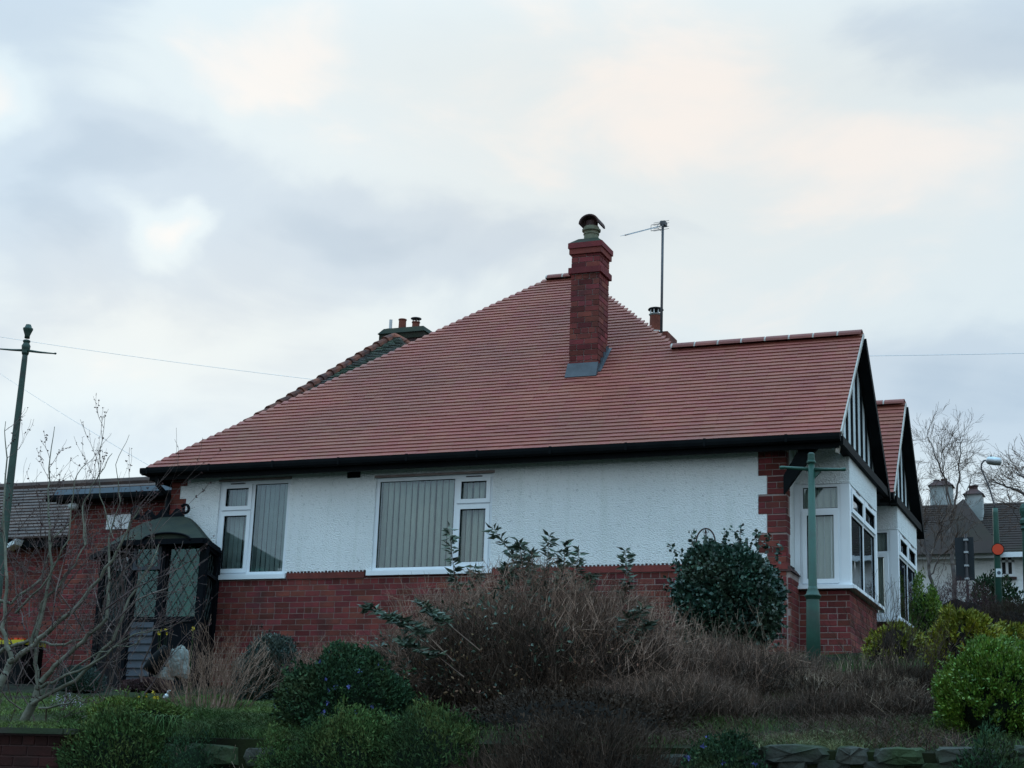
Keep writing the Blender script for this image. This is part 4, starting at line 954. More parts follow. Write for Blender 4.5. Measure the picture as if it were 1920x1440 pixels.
# ------------------------------------------------------------------ far house across the rise, right
fh = thing('far_house', (-4.5, 50, 8), 'white rendered bungalow with a wide brown roof and two white chimneys, beyond the street light', 'house')
ez = atY(1850, 1036, 47)[2]; rzf = atY(1800, 946, 50)[2]
xw0 = atY(1690, 1040, 47)[0]; 
fr = MB(); fr.add([(xw0-1, 46.7, ez-.1), (2, 46.7, ez-.1), (2, 50, rzf), (xw0-1, 50, rzf), (2, 53, ez), (xw0-1, 53, ez)], [(0, 1, 2, 3), (3, 2, 4, 5)])
FR = part('roof', fr, M['farroof'], fh)
# shallow courses of the far roof
ft = MB(); sl = math.hypot(3.3, rzf-ez+.1)
for k in range(22):
    t0 = k/22; t1 = (k+1.1)/22; y0, z0_ = 46.7+3.3*t0, ez-.1+(rzf-ez+.1)*t0; y1_, z1_ = 46.7+3.3*min(t1, 1), ez-.1+(rzf-ez+.1)*min(t1, 1)
    x = xw0-1+(k % 2)*.15
    while x < 1.9:
        ft.hexa([(x, y0, z0_), (x+.297, y0, z0_), (x+.297, y1_, z1_), (x, y1_, z1_), (x, y0-.02, z0_+.016), (x+.297, y0-.02, z0_+.016), (x+.297, y1_, z1_+.01), (x, y1_, z1_+.01)]); x += .3
part('roof_tiles', ft, M['farroof'], FR, kind='stuff')
# forward hip with its own peak
pkf = atY(1806, 935, 48.5); l_, r_ = atY(1690, 1015, 46.5), atY(1885, 1020, 46.5)
part('front_hip', MB().add([(l_[0], 46.3, ez-.12), (r_[0], 46.3, ez-.12), pkf, (pkf[0], 51, pkf[2])], [(0, 1, 2), (1, 3, 2), (0, 2, 3)]), M['farroof'], fh)
part('wall', MB().box(xw0, 1.5, 47.0, 52.5, 5.5, ez-.05), M['render'], fh)
part('gutter', MB().box(xw0, 1.5, 46.62, 46.72, ez-.2, ez-.06), M['upvc'], fh)
def fwin(px0, px1, py0, py1):
    a = atY(px0, py0, 46.98); b = atY(px1, py1, 46.98); mb = MB(); f = Face((0, 46.99), (1, 0), (0, -1)); frame_rect(mb, f, a[0], b[0], b[2], a[2], .07, -.02, .03)
    xm = (a[0]+b[0])/2; f.box(mb, xm-.035, xm+.035, b[2], a[2], -.02, .03); f.box(mb, a[0], b[0], b[2]+(a[2]-b[2])*.68-.03, b[2]+(a[2]-b[2])*.68+.03, -.02, .03)
    W = part('window', mb, M['upvc'], fh); g_ = MB(); f.box(g_, a[0]+.05, b[0]-.05, b[2]+.05, a[2]-.05, .002, .006); part('pane', g_, M['dark'], W)
    part('sill', MB().box(a[0]-.05, b[0]+.05, 46.9, 46.99, b[2]-.08, b[2]-.02), M['cowl'], W)
fwin(1873, 1903, 1039, 1081)
for (p0_, p1_, py0, py1, y, pots) in ((1743, 1785, 911, 952, 50.2, ((1756, 904), (1770, 902))), (1809, 1842, 927, 962, 48.8, ((1822, 915), (1828, 914)))):
    a = atY(p0_, py0, y); b = atY(p1_, py1, y)
    ch = part('chimney', MB().box(a[0], b[0], y, y+.5, b[2]-.5, a[2]), M['farwhite'], fh)
    part('cap', MB().hexa([(a[0]-.06, y-.06, a[2]), (b[0]+.06, y-.06, a[2]), (b[0]+.06, y+.56, a[2]), (a[0]-.06, y+.56, a[2]), (a[0]+.14, y+.14, a[2]+.18), (b[0]-.14, y+.14, a[2]+.18), (b[0]-.14, y+.36, a[2]+.18), (a[0]+.14, y+.36, a[2]+.18)]), M['cowl'], ch)
    for px, py in pots: c = atY(px, py, y+.25); part('chimney_pot', MB().lathe((c[0], y+.25, a[2]+.1), [(0, .09), (c[2]-a[2]-.1, .08), (c[2]-a[2]-.08, .10), (c[2]-a[2]-.04, .1)], 10), M['cowl'], ch)


# ------------------------------------------------------------------ vegetation builders
def seg_mesh(S, sides=3):
    """S: (n,8) start xyz, end xyz, r0, r1 -> prisms"""
    S = np.asarray(S, float); n = len(S); a = S[:, :3]; b = S[:, 3:6]; d = b-a; ln = np.linalg.norm(d, axis=1, keepdims=True)+1e-9; d = d/ln
    ref = np.where(np.abs(d[:, 2:3]) > .9, np.array([[1., 0, 0]]), np.array([[0, 0, 1.]]))
    u = np.cross(d, ref); u /= np.linalg.norm(u, axis=1, keepdims=True); v = np.cross(d, u)
    V = []
    for p, r in ((a, S[:, 6]), (b, S[:, 7])):
        for k in range(sides):
            t = 2*math.pi*k/sides; V.append(p+(u*math.cos(t)+v*math.sin(t))*r[:, None])
    V = np.stack(V, 1).reshape(-1, 3); o = np.arange(n)[:, None]*2*sides
    Fq = np.concatenate([np.concatenate([o+k, o+(k+1) % sides, o+(k+1) % sides+sides, o+k+sides], 1) for k in range(sides)])
    return V, Fq
def grow(S, p, d, ln, r, lv, rng, up=.2, wob=.25, nb=(2, 4), ratio=.62, spread=.7, segs=4, rmin=.0012, tips=None):
    p = np.array(p, float); d = nrm(d); pts = [p]; n = segs
    for i in range(n):
        d = nrm(d+rng.normal(0, wob, 3)*.5+np.array((0, 0, up*.25))); q = p+d*ln/n
        r0 = r*(1-.55*i/n); r1 = r*(1-.55*(i+1)/n); S.append((*p, *q, max(r0, rmin), max(r1, rmin))); p = q; pts.append(p)
        if lv > 0 and i >= 1:
            for _ in range(rng.integers(nb[0], nb[1])//2 if i < n-1 else 1):
                ax = nrm(rng.normal(0, 1, 3)); nd_ = nrm(d+ax*spread*rng.uniform(.6, 1.2)); grow(S, p, nd_, ln*ratio*rng.uniform(.7, 1.15), r1*.62, lv-1, rng, up, wob, nb, ratio, spread, max(3, segs-1), rmin, tips)
    if lv > 0: grow(S, p, d, ln*ratio, r*.45, lv-1, rng, up, wob, nb, ratio, spread, max(3, segs-1), rmin, tips)
    elif tips is not None: tips.append((p, d))
def leaf_mesh(P, D, size, rng, fold=.25, width=.45, jitter=.3):
    """one folded diamond leaf (2 quads... 4 corners) per point, pointing along D"""
    P = np.asarray(P, float); n = len(P); D = np.asarray(D, float)+rng.normal(0, jitter, (n, 3)); D /= np.linalg.norm(D, axis=1, keepdims=True)+1e-9
    R = np.cross(D, rng.normal(0, 1, (n, 3))); R /= np.linalg.norm(R, axis=1, keepdims=True)+1e-9; Nn = np.cross(D, R)
    s = (size*rng.uniform(.6, 1.25, n))[:, None] if np.isscalar(size) else size[:, None]
    a = P; b = P+D*s*.45+R*s*width/2+Nn*s*fold*.3; c = P+D*s; e_ = P+D*s*.45-R*s*width/2+Nn*s*fold*.3
    V = np.stack([a, b, c, e_], 1).reshape(-1, 3); return V, np.arange(n*4).reshape(-1, 4)
def merge(parts):
    Vs, Fs, o = [], [], 0
    for V, Fq in parts: Vs.append(V); Fs.append(Fq+o); o += len(V)
    return np.concatenate(Vs), np.concatenate(Fs)
def noise3(P, seed, f=1.0):
    P = P*f; s = seed*1.7; x, y, z = P[:, 0], P[:, 1], P[:, 2]
    return (np.sin(x*1.9+y*1.3+s)+np.sin(y*2.7-z*1.7+s*2.1)+np.sin(z*3.1+x*2.3+s*.7)+.6*np.sin(x*5.3+z*4.1+s)+.6*np.sin(y*6.1+x*3.7-s))/4.2
def boxy(U, p):
    return U if not p else U/((np.abs(U)**p).sum(1, keepdims=True)**(1/p))
def dome(c, r, seed, nu=28, nv=12, amp=.2, low=-.35, sq=0):
    th = np.linspace(0, 2*math.pi, nu, endpoint=False); ph = np.linspace(low, math.pi/2, nv)
    T, Pp = np.meshgrid(th, ph); U = np.stack([np.cos(T)*np.cos(Pp), np.sin(T)*np.cos(Pp), np.sin(Pp)], -1).reshape(-1, 3)
    k = 1+amp*noise3(U*2, seed); V = boxy(U, sq)*np.array(r)*k[:, None]+np.array(c)
    i, j = np.meshgrid(np.arange(nv-1), np.arange(nu), indexing='ij'); i = i.ravel(); j = j.ravel(); j2 = (j+1) % nu
    return V, np.stack([i*nu+j, i*nu+j2, (i+1)*nu+j2, (i+1)*nu+j], 1)
def dome_pts(c, r, seed, n, rng, amp=.2, lo=-.3, depth=.25, clump=0, cs=.15, sq=0):
    U = rng.normal(0, 1, (n, 3)); U /= np.linalg.norm(U, axis=1, keepdims=True); U[:, 2] = np.where(U[:, 2] < lo, -U[:, 2], U[:, 2])
    if clump:
        C_ = U[:clump]; U = C_[rng.integers(0, clump, n)]+rng.normal(0, cs, (n, 3)); U /= np.linalg.norm(U, axis=1, keepdims=True)
    k = (1+amp*noise3(U*2, seed))*(1-depth*rng.uniform(0, 1, n)**2+rng.normal(0, .025, n)); return boxy(U, sq)*np.array(r)*k[:, None]+np.array(c), U
def leafy_mound(name, c, r, label, cat, m, core='core', n=9000, size=.05, seed=1, group=None, amp=.2, depth=.22, clump=0, cs=.15, jitter=.7, width=.45, flower=None, nfl=0, lo=-.3, updir=.5, root=None, sq=0):
    rng = np.random.default_rng(seed); g0 = gz(c[0], c[1]); t = root or thing(name, (c[0], c[1], g0), label, cat, group)
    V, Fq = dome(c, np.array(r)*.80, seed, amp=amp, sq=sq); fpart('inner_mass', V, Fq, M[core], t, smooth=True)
    P, U = dome_pts(c, r, seed, n, rng, amp, lo, depth, clump, cs, sq)
    V, Fq = leaf_mesh(P, U+np.array((0, 0, updir)), size, rng, jitter=jitter, width=width); fpart('foliage', V, Fq, M[m], t)
    if n >= 5000 and core == 'core' and c[1] < 20:
        q = max(30, n//220); P0, U0 = dome_pts(c, np.array(r)*1.0, seed+5, q, rng, amp, lo, .05, sq=sq); P = []; D = []
        for p, u in zip(P0, U0):
            d = nrm(u+rng.normal(0, .4, 3)+np.array((0, 0, .5))); l_ = rng.uniform(1.2, 3.4)*size
            for k in range(10): P.append(p+d*l_*k/9); D.append(d*.6+rng.normal(0, .8, 3))
        V, Fq = leaf_mesh(P, D, size, rng, width=width); fpart('sprigs', V, Fq, M[m], t)
    if flower:
        P, U = dome_pts(c, np.array(r)*1.02, seed, nfl*3, rng, amp, lo, .05, sq=sq); P = P[P[:, 1] < c[1]][:nfl]
        Vs = []
        for p in P:
            for k in range(4): a = k*math.pi/2; Vs.append((p, np.array((math.cos(a), -.3, math.sin(a)))))
        V, Fq = leaf_mesh([v[0] for v in Vs], [v[1] for v in Vs], .022, rng, width=.9, jitter=.15); fpart('flowers', V, Fq, M[flower], t)
    return t
def bare_shrub(name, base, w_, h, label, cat, m='twig', stems=60, seed=1, lv=2, r=.006, group=None, lean=(0, 0), up=.3, spread=.55, ratio=.5, wob=.3, depthw=None, root=None, pname='branches'):
    rng = np.random.default_rng(seed); t = root or thing(name, (base[0], base[1], gz(base[0], base[1])), label, cat, group); S = []; tips = []
    for i in range(stems):
        a = rng.uniform(0, 2*math.pi); q = rng.uniform(0, 1)**.5; ox, oy = q*math.cos(a), q*math.sin(a); dw = depthw or w_
        bx, by = base[0]+ox*w_*.45, base[1]+oy*dw*.45; hh = h*rng.uniform(.55, 1.0)*(1-.35*q*q)
        d = (ox*w_*.55/h*1.3+lean[0]+rng.normal(0, .1), oy*dw*.55/h*1.3+lean[1]+rng.normal(0, .1), 1)
        grow(S, (bx, by, gz(bx, by)-.02), d, hh*.72, r*rng.uniform(.7, 1.2), lv, rng, up=up, wob=wob, spread=spread, ratio=ratio, tips=tips)
    V, Fq = seg_mesh(S); fpart(pname, V, Fq, M[m], t); return t, tips, rng

# ---- bare tree at the left edge, near
rng = np.random.default_rng(5)
ty = 10.9
def A(px, py, y=ty): return atY(px, py, y)
bt = thing('bare_tree', A(10, 1440), 'bare young tree with buds and curving grey limbs, nearest the camera at the left edge', 'tree')
S = []; S2 = []
limbs = [([(-60, 1470), (20, 1400), (62, 1320), (72, 1290)], .034, .026), ([(72, 1290), (100, 1250), (160, 1200), (200, 1160), (205, 1090), (208, 1010), (226, 940)], .018, .003),
         ([(72, 1290), (66, 1230), (75, 1150), (95, 1060), (88, 960), (92, 880), (103, 800)], .015, .002), ([(72, 1290), (110, 1275), (180, 1240), (250, 1190), (300, 1180)], .012, .002),
         ([(20, 1240), (60, 1210), (110, 1170), (160, 1120), (210, 1050), (240, 990), (262, 950)], .02, .003), ([(-20, 1330), (5, 1280), (20, 1240)], .03, .02), ([(20, 1240), (5, 1180), (12, 1080), (5, 1000), (14, 860), (12, 790)], .016, .002),
         ([(60, 1210), (80, 1130), (140, 1060), (160, 1020), (158, 960)], .010, .002), ([(160, 1020), (150, 950), (178, 900), (205, 850)], .006, .0018), ([(226, 940), (215, 870), (242, 815)], .003, .0012), ([(208, 1010), (188, 930), (182, 870), (192, 780)], .004, .0012),
         ([(110, 1275), (190, 1225), (260, 1205), (262, 1180)], .006, .002), ([(72, 1330), (130, 1318), (160, 1290)], .008, .002), ([(30, 1150), (90, 1085), (130, 1010), (140, 900), (163, 862)], .008, .0015),
         ([(-40, 1250), (10, 1215), (60, 1200), (110, 1210), (165, 1195), (190, 1170)], .014, .004), ([(60, 1320), (140, 1275), (210, 1200), (240, 1120), (280, 1060), (300, 1020)], .014, .003), ([(-30, 1120), (20, 1130), (75, 1085), (100, 1010), (150, 960)], .012, .003), ([(0, 1400), (50, 1385), (120, 1360), (200, 1330)], .008, .002)]
for pts, r0, r1 in limbs:
    dy = rng.uniform(-.35, .35); P = [A(px+rng.normal(0, 2), py, ty+dy*i/len(pts)) for i, (px, py) in enumerate(pts)]
    Q = []
    for i in range(len(P)-1):
        for k in range(4): Q.append(P[i]+(P[i+1]-P[i])*k/4+rng.normal(0, .006, 3))
    Q.append(P[-1]); n_ = len(Q)-1
    for i in range(n_):
        f0, f1 = i/n_, (i+1)/n_; S.append((*Q[i], *Q[i+1], r0+(r1-r0)*f0, r0+(r1-r0)*f1))
        if r0 < .03 and i > n_*.25 and rng.random() < .5:
            d = nrm(Q[i+1]-Q[i]); grow(S2, Q[i], nrm(d*1.0+rng.normal(0, .55, 3)+np.array((0, 0, .35))), rng.uniform(.14, .30), max((r0+(r1-r0)*f0)*.45, .0028), 1, rng, up=.25, wob=.22, spread=.6, ratio=.6)
# crossing whips filling the lower left
for i in range(62):
    px, py = rng.uniform(-20, 265), rng.uniform(1090, 1400); p = A(px, py, ty+rng.uniform(-.5, .8)); grow(S2, p, (rng.normal(.15, .5), rng.normal(0, .3), rng.uniform(.5, 1.2)), rng.uniform(.35, .75), rng.uniform(.004, .009), 2, rng, up=.2, wob=.35, spread=.7, ratio=.6)
k0 = 0
for pts, r0, r1 in limbs:
    n_ = (len(pts)-1)*4; SS = np.array(S[k0:k0+n_]); SS[:, 6:] *= 1.3; V, Fq = seg_mesh(SS, 7); k0 += n_; fpart('limb', V, Fq, M['bark'], bt, smooth=True)
V, Fq = seg_mesh(S2, 4); fpart('twigs', V, Fq, M['bark_twig'], bt)
# buds along the twigs
ends = np.array([s[3:6] for s in S2]); dirs = np.array([np.array(s[3:6])-np.array(s[:3]) for s in S2]); pick = rng.random(len(ends)) < .5
V, Fq = leaf_mesh(ends[pick], dirs[pick], .018, rng, width=.7, jitter=.1); V2, F2 = leaf_mesh(ends[pick], dirs[pick], .018, rng, width=.7, jitter=.1); V, Fq = merge([(V, Fq), (V2, F2)]); fpart('buds', V, Fq, M['twig_red'], bt)

# ---- large bare shrub in the middle, with leafy buddleia-like shoots
c0_ = atY(990, 1300, 12.2); by_ = 12.3
big, tips, rng = bare_shrub('bare_shrub', (c0_[0], 12.3), 1.9, 1.05, 'large dense leafless shrub with a few leafy shoots, in front of the brick plinth', 'shrub', 'twig_dark', 170, 21, 2, .0060, spread=.42, ratio=.5, up=.45, depthw=1.4)
def twig_cloud(root, c, r, n, l0, l1, m, seed, name='fine_twigs', rad=.0022, up=1.0, out=.6, lo=.0, shell=.5, nz=.38, sq=0):
    rng = np.random.default_rng(seed); U = rng.normal(0, 1, (n, 3)); U /= np.linalg.norm(U, axis=1, keepdims=True); U[:, 2] = np.abs(U[:, 2])*(1-lo)+lo*U[:, 2]
    k = (1+.24*noise3(U*2.6, seed))*rng.uniform(shell, 1, n)**.6; P = boxy(U, sq)*np.array(r)*k[:, None]+np.array(c)
    D = U*out+rng.normal(0, nz, (n, 3))+np.array((0, 0, up)); D /= np.linalg.norm(D, axis=1, keepdims=True); l_ = rng.uniform(l0, l1, n)[:, None]
    D2 = D+rng.normal(0, .3, (n, 3)); D2 /= np.linalg.norm(D2, axis=1, keepdims=True); q = P-D*l_*.6; e_ = P+D2*l_*.4; rr = (rad*rng.uniform(.6, 1.3, n))[:, None]
    D3 = D+rng.normal(0, .7, (n, 3)); D3 /= np.linalg.norm(D3, axis=1, keepdims=True)
    S = np.concatenate([np.concatenate([q, P, rr, rr*.8], 1), np.concatenate([P, e_, rr*.8, rr*.4], 1), np.concatenate([P, P+D3*l_*.3, rr*.6, rr*.3], 1)]); V, Fq = seg_mesh(S); return fpart(name, V, Fq, M[m], root)
gb = gz(c0_[0], 12.3); tp = atY(990, 1100, 12.3)[2]-gb
twig_cloud(big, (c0_[0]+.0, 12.3, gb), (1.25, .85, tp*1.10), 9500, .10, .26, 'twig_mid', 301, rad=.0019, up=.7, out=.5, nz=.55, sq=3.5, shell=.35)
twig_cloud(big, (c0_[0]+.03, 12.3, gb), (1.18, .85, tp*.98), 7000, .12, .30, 'twig', 304, 'mid_twigs', rad=.0021, up=.7, out=.5, nz=.5, sq=3, shell=.5)
twig_cloud(big, (c0_[0]+.03, 12.2, gb), (1.10, .85, tp*.62), 5000, .14, .34, 'twig_dark', 302, 'low_twigs', rad=.003, nz=.5, sq=3)  # lower layer of the shrub, in the darkest twig colour
twig_cloud(big, (c0_[0]-.70, 12.3, gb), (.70, .6, atY(760, 1120, 12.3)[2]-gb), 4600, .10, .25, 'twig_mid', 303, 'side_twigs', rad=.0019, nz=.6, up=.5)
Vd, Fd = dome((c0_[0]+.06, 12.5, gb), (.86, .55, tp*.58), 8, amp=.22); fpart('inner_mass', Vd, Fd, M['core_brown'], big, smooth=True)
def scatter_leaves(root, c, r, n, size, m, seed, name='scattered_leaves', sq=2.5, width=.4):
    rng = np.random.default_rng(seed); P, U = dome_pts(c, r, seed, n, rng, .25, 0, .35, max(20, n//14), .10, sq); V, Fq = leaf_mesh(P, U+rng.normal(0, .6, (n, 3)), size, rng, width=width); return fpart(name, V, Fq, M[m], root)
scatter_leaves(big, (c0_[0]-.25, 12.1, gb), (1.1, .85, tp*.92), 1500, .05, 'shoot', 71)
scatter_leaves(big, (c0_[0]+.0, 12.0, gb), (1.2, .85, tp*.7), 1200, .035, 'dead_leaf', 72, 'dead_leaves')
def shoots(root, specs, seed, y=12.0, m='shoot', size=.088, stem='twig'):
    rng = np.random.default_rng(seed); S = []; P = []; D = []
    for pts, yy in specs:
        Q = [atY(px, py, yy) for px, py in pts]; R_ = []
        for i in range(len(Q)-1):
            for k in range(5): R_.append(Q[i]+(Q[i+1]-Q[i])*k/5)
        R_.append(Q[-1]); n_ = len(R_)-1; start = int(n_*.35)
        for i in range(n_):
            S.append((*R_[i], *R_[i+1], .005*(1-i/n_)+.0015, .005*(1-(i+1)/n_)+.0015))
            if i >= start:
                d = nrm(R_[i+1]-R_[i])
                for k in range(8 if i < n_-2 else 10):
                    a = rng.uniform(0, 2*math.pi); o = nrm(np.array((math.cos(a), math.sin(a)*.8, rng.uniform(-.55, .35)))); P.append(R_[i]+(R_[i+1]-R_[i])*rng.random()); D.append(o+d*.25)
    V, Fq = seg_mesh(S, 4); fpart('shoot_stems', V, Fq, M[stem], root)
    V, Fq = leaf_mesh(P, D, size, rng, width=.34, jitter=.18, fold=.4); fpart('shoot_leaves', V, Fq, M[m], root)
shoots(big, [([(868, 1180), (856, 1110), (850, 1060), (842, 990)], 12.6), ([(990, 1190), (972, 1090), (960, 1040), (926, 992)], 12.3), ([(990, 1180), (984, 1090), (978, 1050), (974, 1015)], 12.2),
             ([(1000, 1210), (1012, 1130), (1024, 1070), (1030, 1003)], 12.3), ([(1010, 1200), (1045, 1110), (1056, 1070), (1060, 1018)], 12.1), ([(1000, 1200), (1000, 1120), (998, 1075), (996, 1036)], 12.1), ([(1050, 1220), (1070, 1130), (1080, 1080), (1086, 1030)], 12.4),
             ([(1150, 1230), (1165, 1140), (1178, 1090), (1172, 1032)], 12.7), ([(830, 1230), (770, 1180), (720, 1150), (682, 1135)], 11.3), ([(850, 1240), (800, 1190), (760, 1165), (725, 1152)], 11.2), ([(900, 1220), (840, 1170), (810, 1150), (790, 1128)], 11.3), ([(870, 1270), (820, 1230), (780, 1215), (750, 1200)], 11.2),
             ([(1120, 1260), (1150, 1200), (1180, 1160), (1205, 1140)], 12.0), ([(1100, 1290), (1160, 1230), (1195, 1190), (1220, 1165)], 12.0), ([(1060, 1200), (1085, 1150), (1100, 1100), (1112, 1075)], 12.5), ([(900, 1200), (900, 1130), (893, 1100), (890, 1060)], 12.5), ([(930, 1160), (945, 1120), (950, 1085), (950, 1062)], 12.2)], 31)

# ---- tall dead stems (right of the shrub, below the ivy, and round the lamp post)
def dead_stems(px0, px1, y0, y1, h, n, label, seed, m='twig_pale', lean=.12, r=.0028, branch=3, thick=.4):
    rng = np.random.default_rng(seed); a = atY((px0+px1)/2, 1250, (y0+y1)/2); t = thing('dead_stems', (a[0], (y0+y1)/2, gz(a[0], (y0+y1)/2)), label, 'dead stems'); S = []
    for i in range(n):
        y = rng.uniform(y0, y1); px = rng.uniform(px0, px1); x = atY(px, 1250, y)[0]; p = np.array((x, y, gz(x, y))); hh = h*rng.uniform(.45, 1.05); d = nrm((rng.normal(0, lean), rng.normal(0, lean), 1)); rr = r*rng.uniform(.6, 1.5)
        for k in range(5):
            q = p+d*hh/5; S.append((*p, *q, rr*(1-k*.15), rr*(1-(k+1)*.15)))
            if k >= 1:
                for b in range(rng.integers(0, branch)):
                    e_ = nrm(d+rng.normal(0, .5, 3)); l_ = hh*rng.uniform(.08, .28); S.append((*q, *(q+e_*l_), rr*.5, .0008))
            p = q; d = nrm(d+rng.normal(0, .10, 3))
    V, Fq = seg_mesh(S); fpart('stems', V, Fq, M[m], t); return t
def thicket(px, py_top, y, rx, ry, label, seed, specs, sq=3):
    g0 = gz(atY(px, 1250, y)[0], y); p = atY(px, py_top, y); t = thing('dead_stems', (p[0], y, g0), label, 'dead stems')
    for i, (m, n, rad, l0, l1, fz) in enumerate(specs): twig_cloud(t, (p[0], y, g0), (rx, ry, (p[2]-g0)*fz), n, l0, l1, m, seed+i, 'stems', rad=rad, up=.8, out=.3, nz=.5, sq=sq, shell=.3)
    return t
thicket(1345, 1210, 13.6, .95, 1.0, 'brown thicket of dead stems below the ivy mound', 401, [('twig', 7000, .0019, .10, .28, 1), ('twig_mid', 2500, .0016, .10, .26, 1.05), ('twig_dark', 3000, .0025, .1, .3, .8)])
dead_stems(1230, 1470, 13.5, 15.5, .66, 60, 'taller straw-coloured dead stems standing up against the ivy mound', 42, 'twig_pale', lean=.2)
thicket(1590, 1275, 13.8, .62, .9, 'russet and straw dead stems around the foot of the green lamp post', 405, [('twig', 2800, .0019, .08, .22, 1), ('twig_pale', 2600, .0026, .07, .18, 1.05), ('twig_dark', 2500, .0025, .1, .25, .9)])
dead_stems(1490, 1700, 13.0, 15.2, .34, 300, 'pale upright straw stems right of the green lamp post', 43, 'twig_pale', lean=.22, branch=2)
thicket(1270, 1270, 11.9, .70, .9, 'matted brown dead stems sloping down to the stone wall', 417, [('twig', 5200, .0016, .08, .22, 1), ('twig_mid', 1200, .0014, .08, .2, 1.05), ('twig_dark', 3000, .002, .08, .24, .85)], 2.1)
thicket(1640, 1300, 12.3, .80, .9, 'low tangle of dark and rusty stems just above the stone wall', 421, [('twig', 3200, .0016, .07, .2, 1), ('twig_dark', 4200, .002, .08, .24, .9), ('twig_pale', 600, .0018, .08, .24, 1.1)], 2.1)
thicket(1720, 1270, 14.4, .50, .8, 'dark thin dead stems between the lamp post and the bright green bush', 409, [('twig_dark', 3500, .0022, .1, .3, 1), ('twig', 1500, .0017, .1, .25, 1)])
thicket(700, 1205, 15.0, .85, .8, 'brown dead stems against the brick plinth behind the periwinkle mound', 413, [('twig_mid', 2600, .0019, .1, .28, 1), ('twig', 3500, .0019, .1, .28, .95)])
# ---- ivy mound over a metal arch
iy = 16.2; ic = atY(1366, 1120, iy); it = atY(1366, 1003, iy); il = atY(1264, 1100, iy)[0]; ir = atY(1470, 1100, iy)[0]
ivc = (ic[0]-.02, iy, ic[2]-.06); ivr = ((ir-il)/2*.98, .5, (it[2]-ic[2])*1.0+.02)
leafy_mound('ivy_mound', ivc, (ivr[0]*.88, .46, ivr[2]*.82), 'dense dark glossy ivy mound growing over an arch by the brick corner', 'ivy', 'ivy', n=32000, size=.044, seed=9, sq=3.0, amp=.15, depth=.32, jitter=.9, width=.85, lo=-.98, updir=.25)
iv = bpy.context.scene.objects['ivy_mound']; rng = np.random.default_rng(3)
S = []; P = []; D = []
for px, py, tx, tyy in ((1290, 1030, 1250, 1022), (1300, 1020, 1297, 1000), (1360, 1015, 1358, 996), (1385, 1012, 1390, 988), (1420, 1015, 1418, 996), (1440, 1020, 1440, 1003), (1330, 1015, 1322, 1006), (1275, 1065, 1262, 1052), (1455, 1040, 1462, 1025), (1400, 1010, 1372, 993)):
    a, b = atY(px, py+15, iy-.1), atY(tx, tyy, iy-.1)
    for k in range(8):
        q0 = a+(b-a)*k/8; q1 = a+(b-a)*(k+1)/8; S.append((*q0, *q1, .003, .002))
        for _ in range(3): P.append(q1+rng.normal(0, .012, 3)); D.append(rng.normal(0, 1, 3))
V, Fq = seg_mesh(S); fpart('trailing_stems', V, Fq, M['twig'], iv); V, Fq = leaf_mesh(P, D, .05, rng, width=.8); fpart('trailing_leaves', V, Fq, M['ivy'], iv)
rt = thing('plant_arch', (ic[0], iy, gz(ic[0], iy)), 'thin rusty metal arch with a small scrolled finial poking out of the ivy mound', 'plant support')
al, ap, ar_ = atY(1305, 1030, iy), atY(1323, 991, iy), atY(1341, 1030, iy); cx_ = (al[0]+ar_[0])/2; rr_ = (ar_[0]-al[0])/2; zt_ = ap[2]
pts = [(al[0], iy, gz(ic[0], iy)), (al[0], iy, zt_-rr_*1.5)]+[(cx_-rr_*math.cos(t), iy, zt_-rr_*1.5+rr_*1.5*math.sin(t)) for t in np.linspace(.1, math.pi-.1, 15)]+[(ar_[0], iy, zt_-rr_*1.5), (ar_[0], iy, gz(ic[0], iy))]
part('hoop', MB().tube(pts, .008, 6), M['cowl'], rt)
sc_ = MB()
for s_ in (-1, 1): sc_.tube([(cx_, iy, zt_-.01), (cx_+s_*.015, iy, zt_-.05), (cx_+s_*.03, iy, zt_-.04), (cx_+s_*.022, iy, zt_-.02)], .004, 5); sc_.tube([(cx_, iy, zt_-.02), (cx_+s_*.03, iy, zt_-.22)], .004, 5)
part('scroll', sc_, M['cowl'], rt)

# ---- green mounds along the bank
def at_mound(px, py, y, rx, ry, rz_, **k):
    p = atY(px, py, y); top = p[2]+rz_; g0 = k.pop('base', None) or gz(p[0], y); cz = min(p[2], g0+.12); return leafy_mound(k.pop('name'), (p[0], y, cz), (rx, ry, top-cz), k.pop('label'), k.pop('cat', 'shrub'), k.pop('m'), **k)
at_mound(650, 1350, 11.0, .46, .7, .48, name='periwinkle_mound', label='rounded dark green periwinkle mound dotted with small blue flowers', cat='ground plant', m='mound', n=16000, size=.032, seed=12, amp=.22, flower='fl_blue', nfl=26, width=.55)
at_mound(265, 1345, 10.8, .34, .4, .13, name='evergreen_mound', label='small yellowish green cushion on the wall top behind the strap-leaved clump', cat='ground plant', m='grassm', n=7000, size=.03, seed=14, amp=.25, width=.35)
at_mound(800, 1400, 10.7, .55, .5, .22, name='trailing_plant', label='dark trailing greenery between the periwinkle mound and the big bare shrub', cat='ground plant', m='mound', core='core_brown', n=9000, size=.04, seed=15, amp=.3, width=.45)
at_mound(560, 1430, 10.5, .55, .45, .20, name='trailing_plant', label='mossy low greenery on the wall top below the periwinkle mound', cat='ground plant', m='mound_l', n=8000, size=.03, seed=16, amp=.25, width=.4)
at_mound(1080, 1400, 11.0, .95, .7, .40, name='evergreen_mound', label='very dark matted stems in front of the big bare shrub at the bottom centre', cat='ground plant', m='twig_dark', core='core_brown', n=9000, size=.035, seed=18, amp=.22, width=.4)
at_mound(512, 1240, 15.2, .36, .3, .22, name='evergreen_shrub', label='small blue-green evergreen shrub with a dark hollow beneath, against the brick wall', m='bluegreen', n=12000, size=.034, seed=19, amp=.25, sq=2.6)
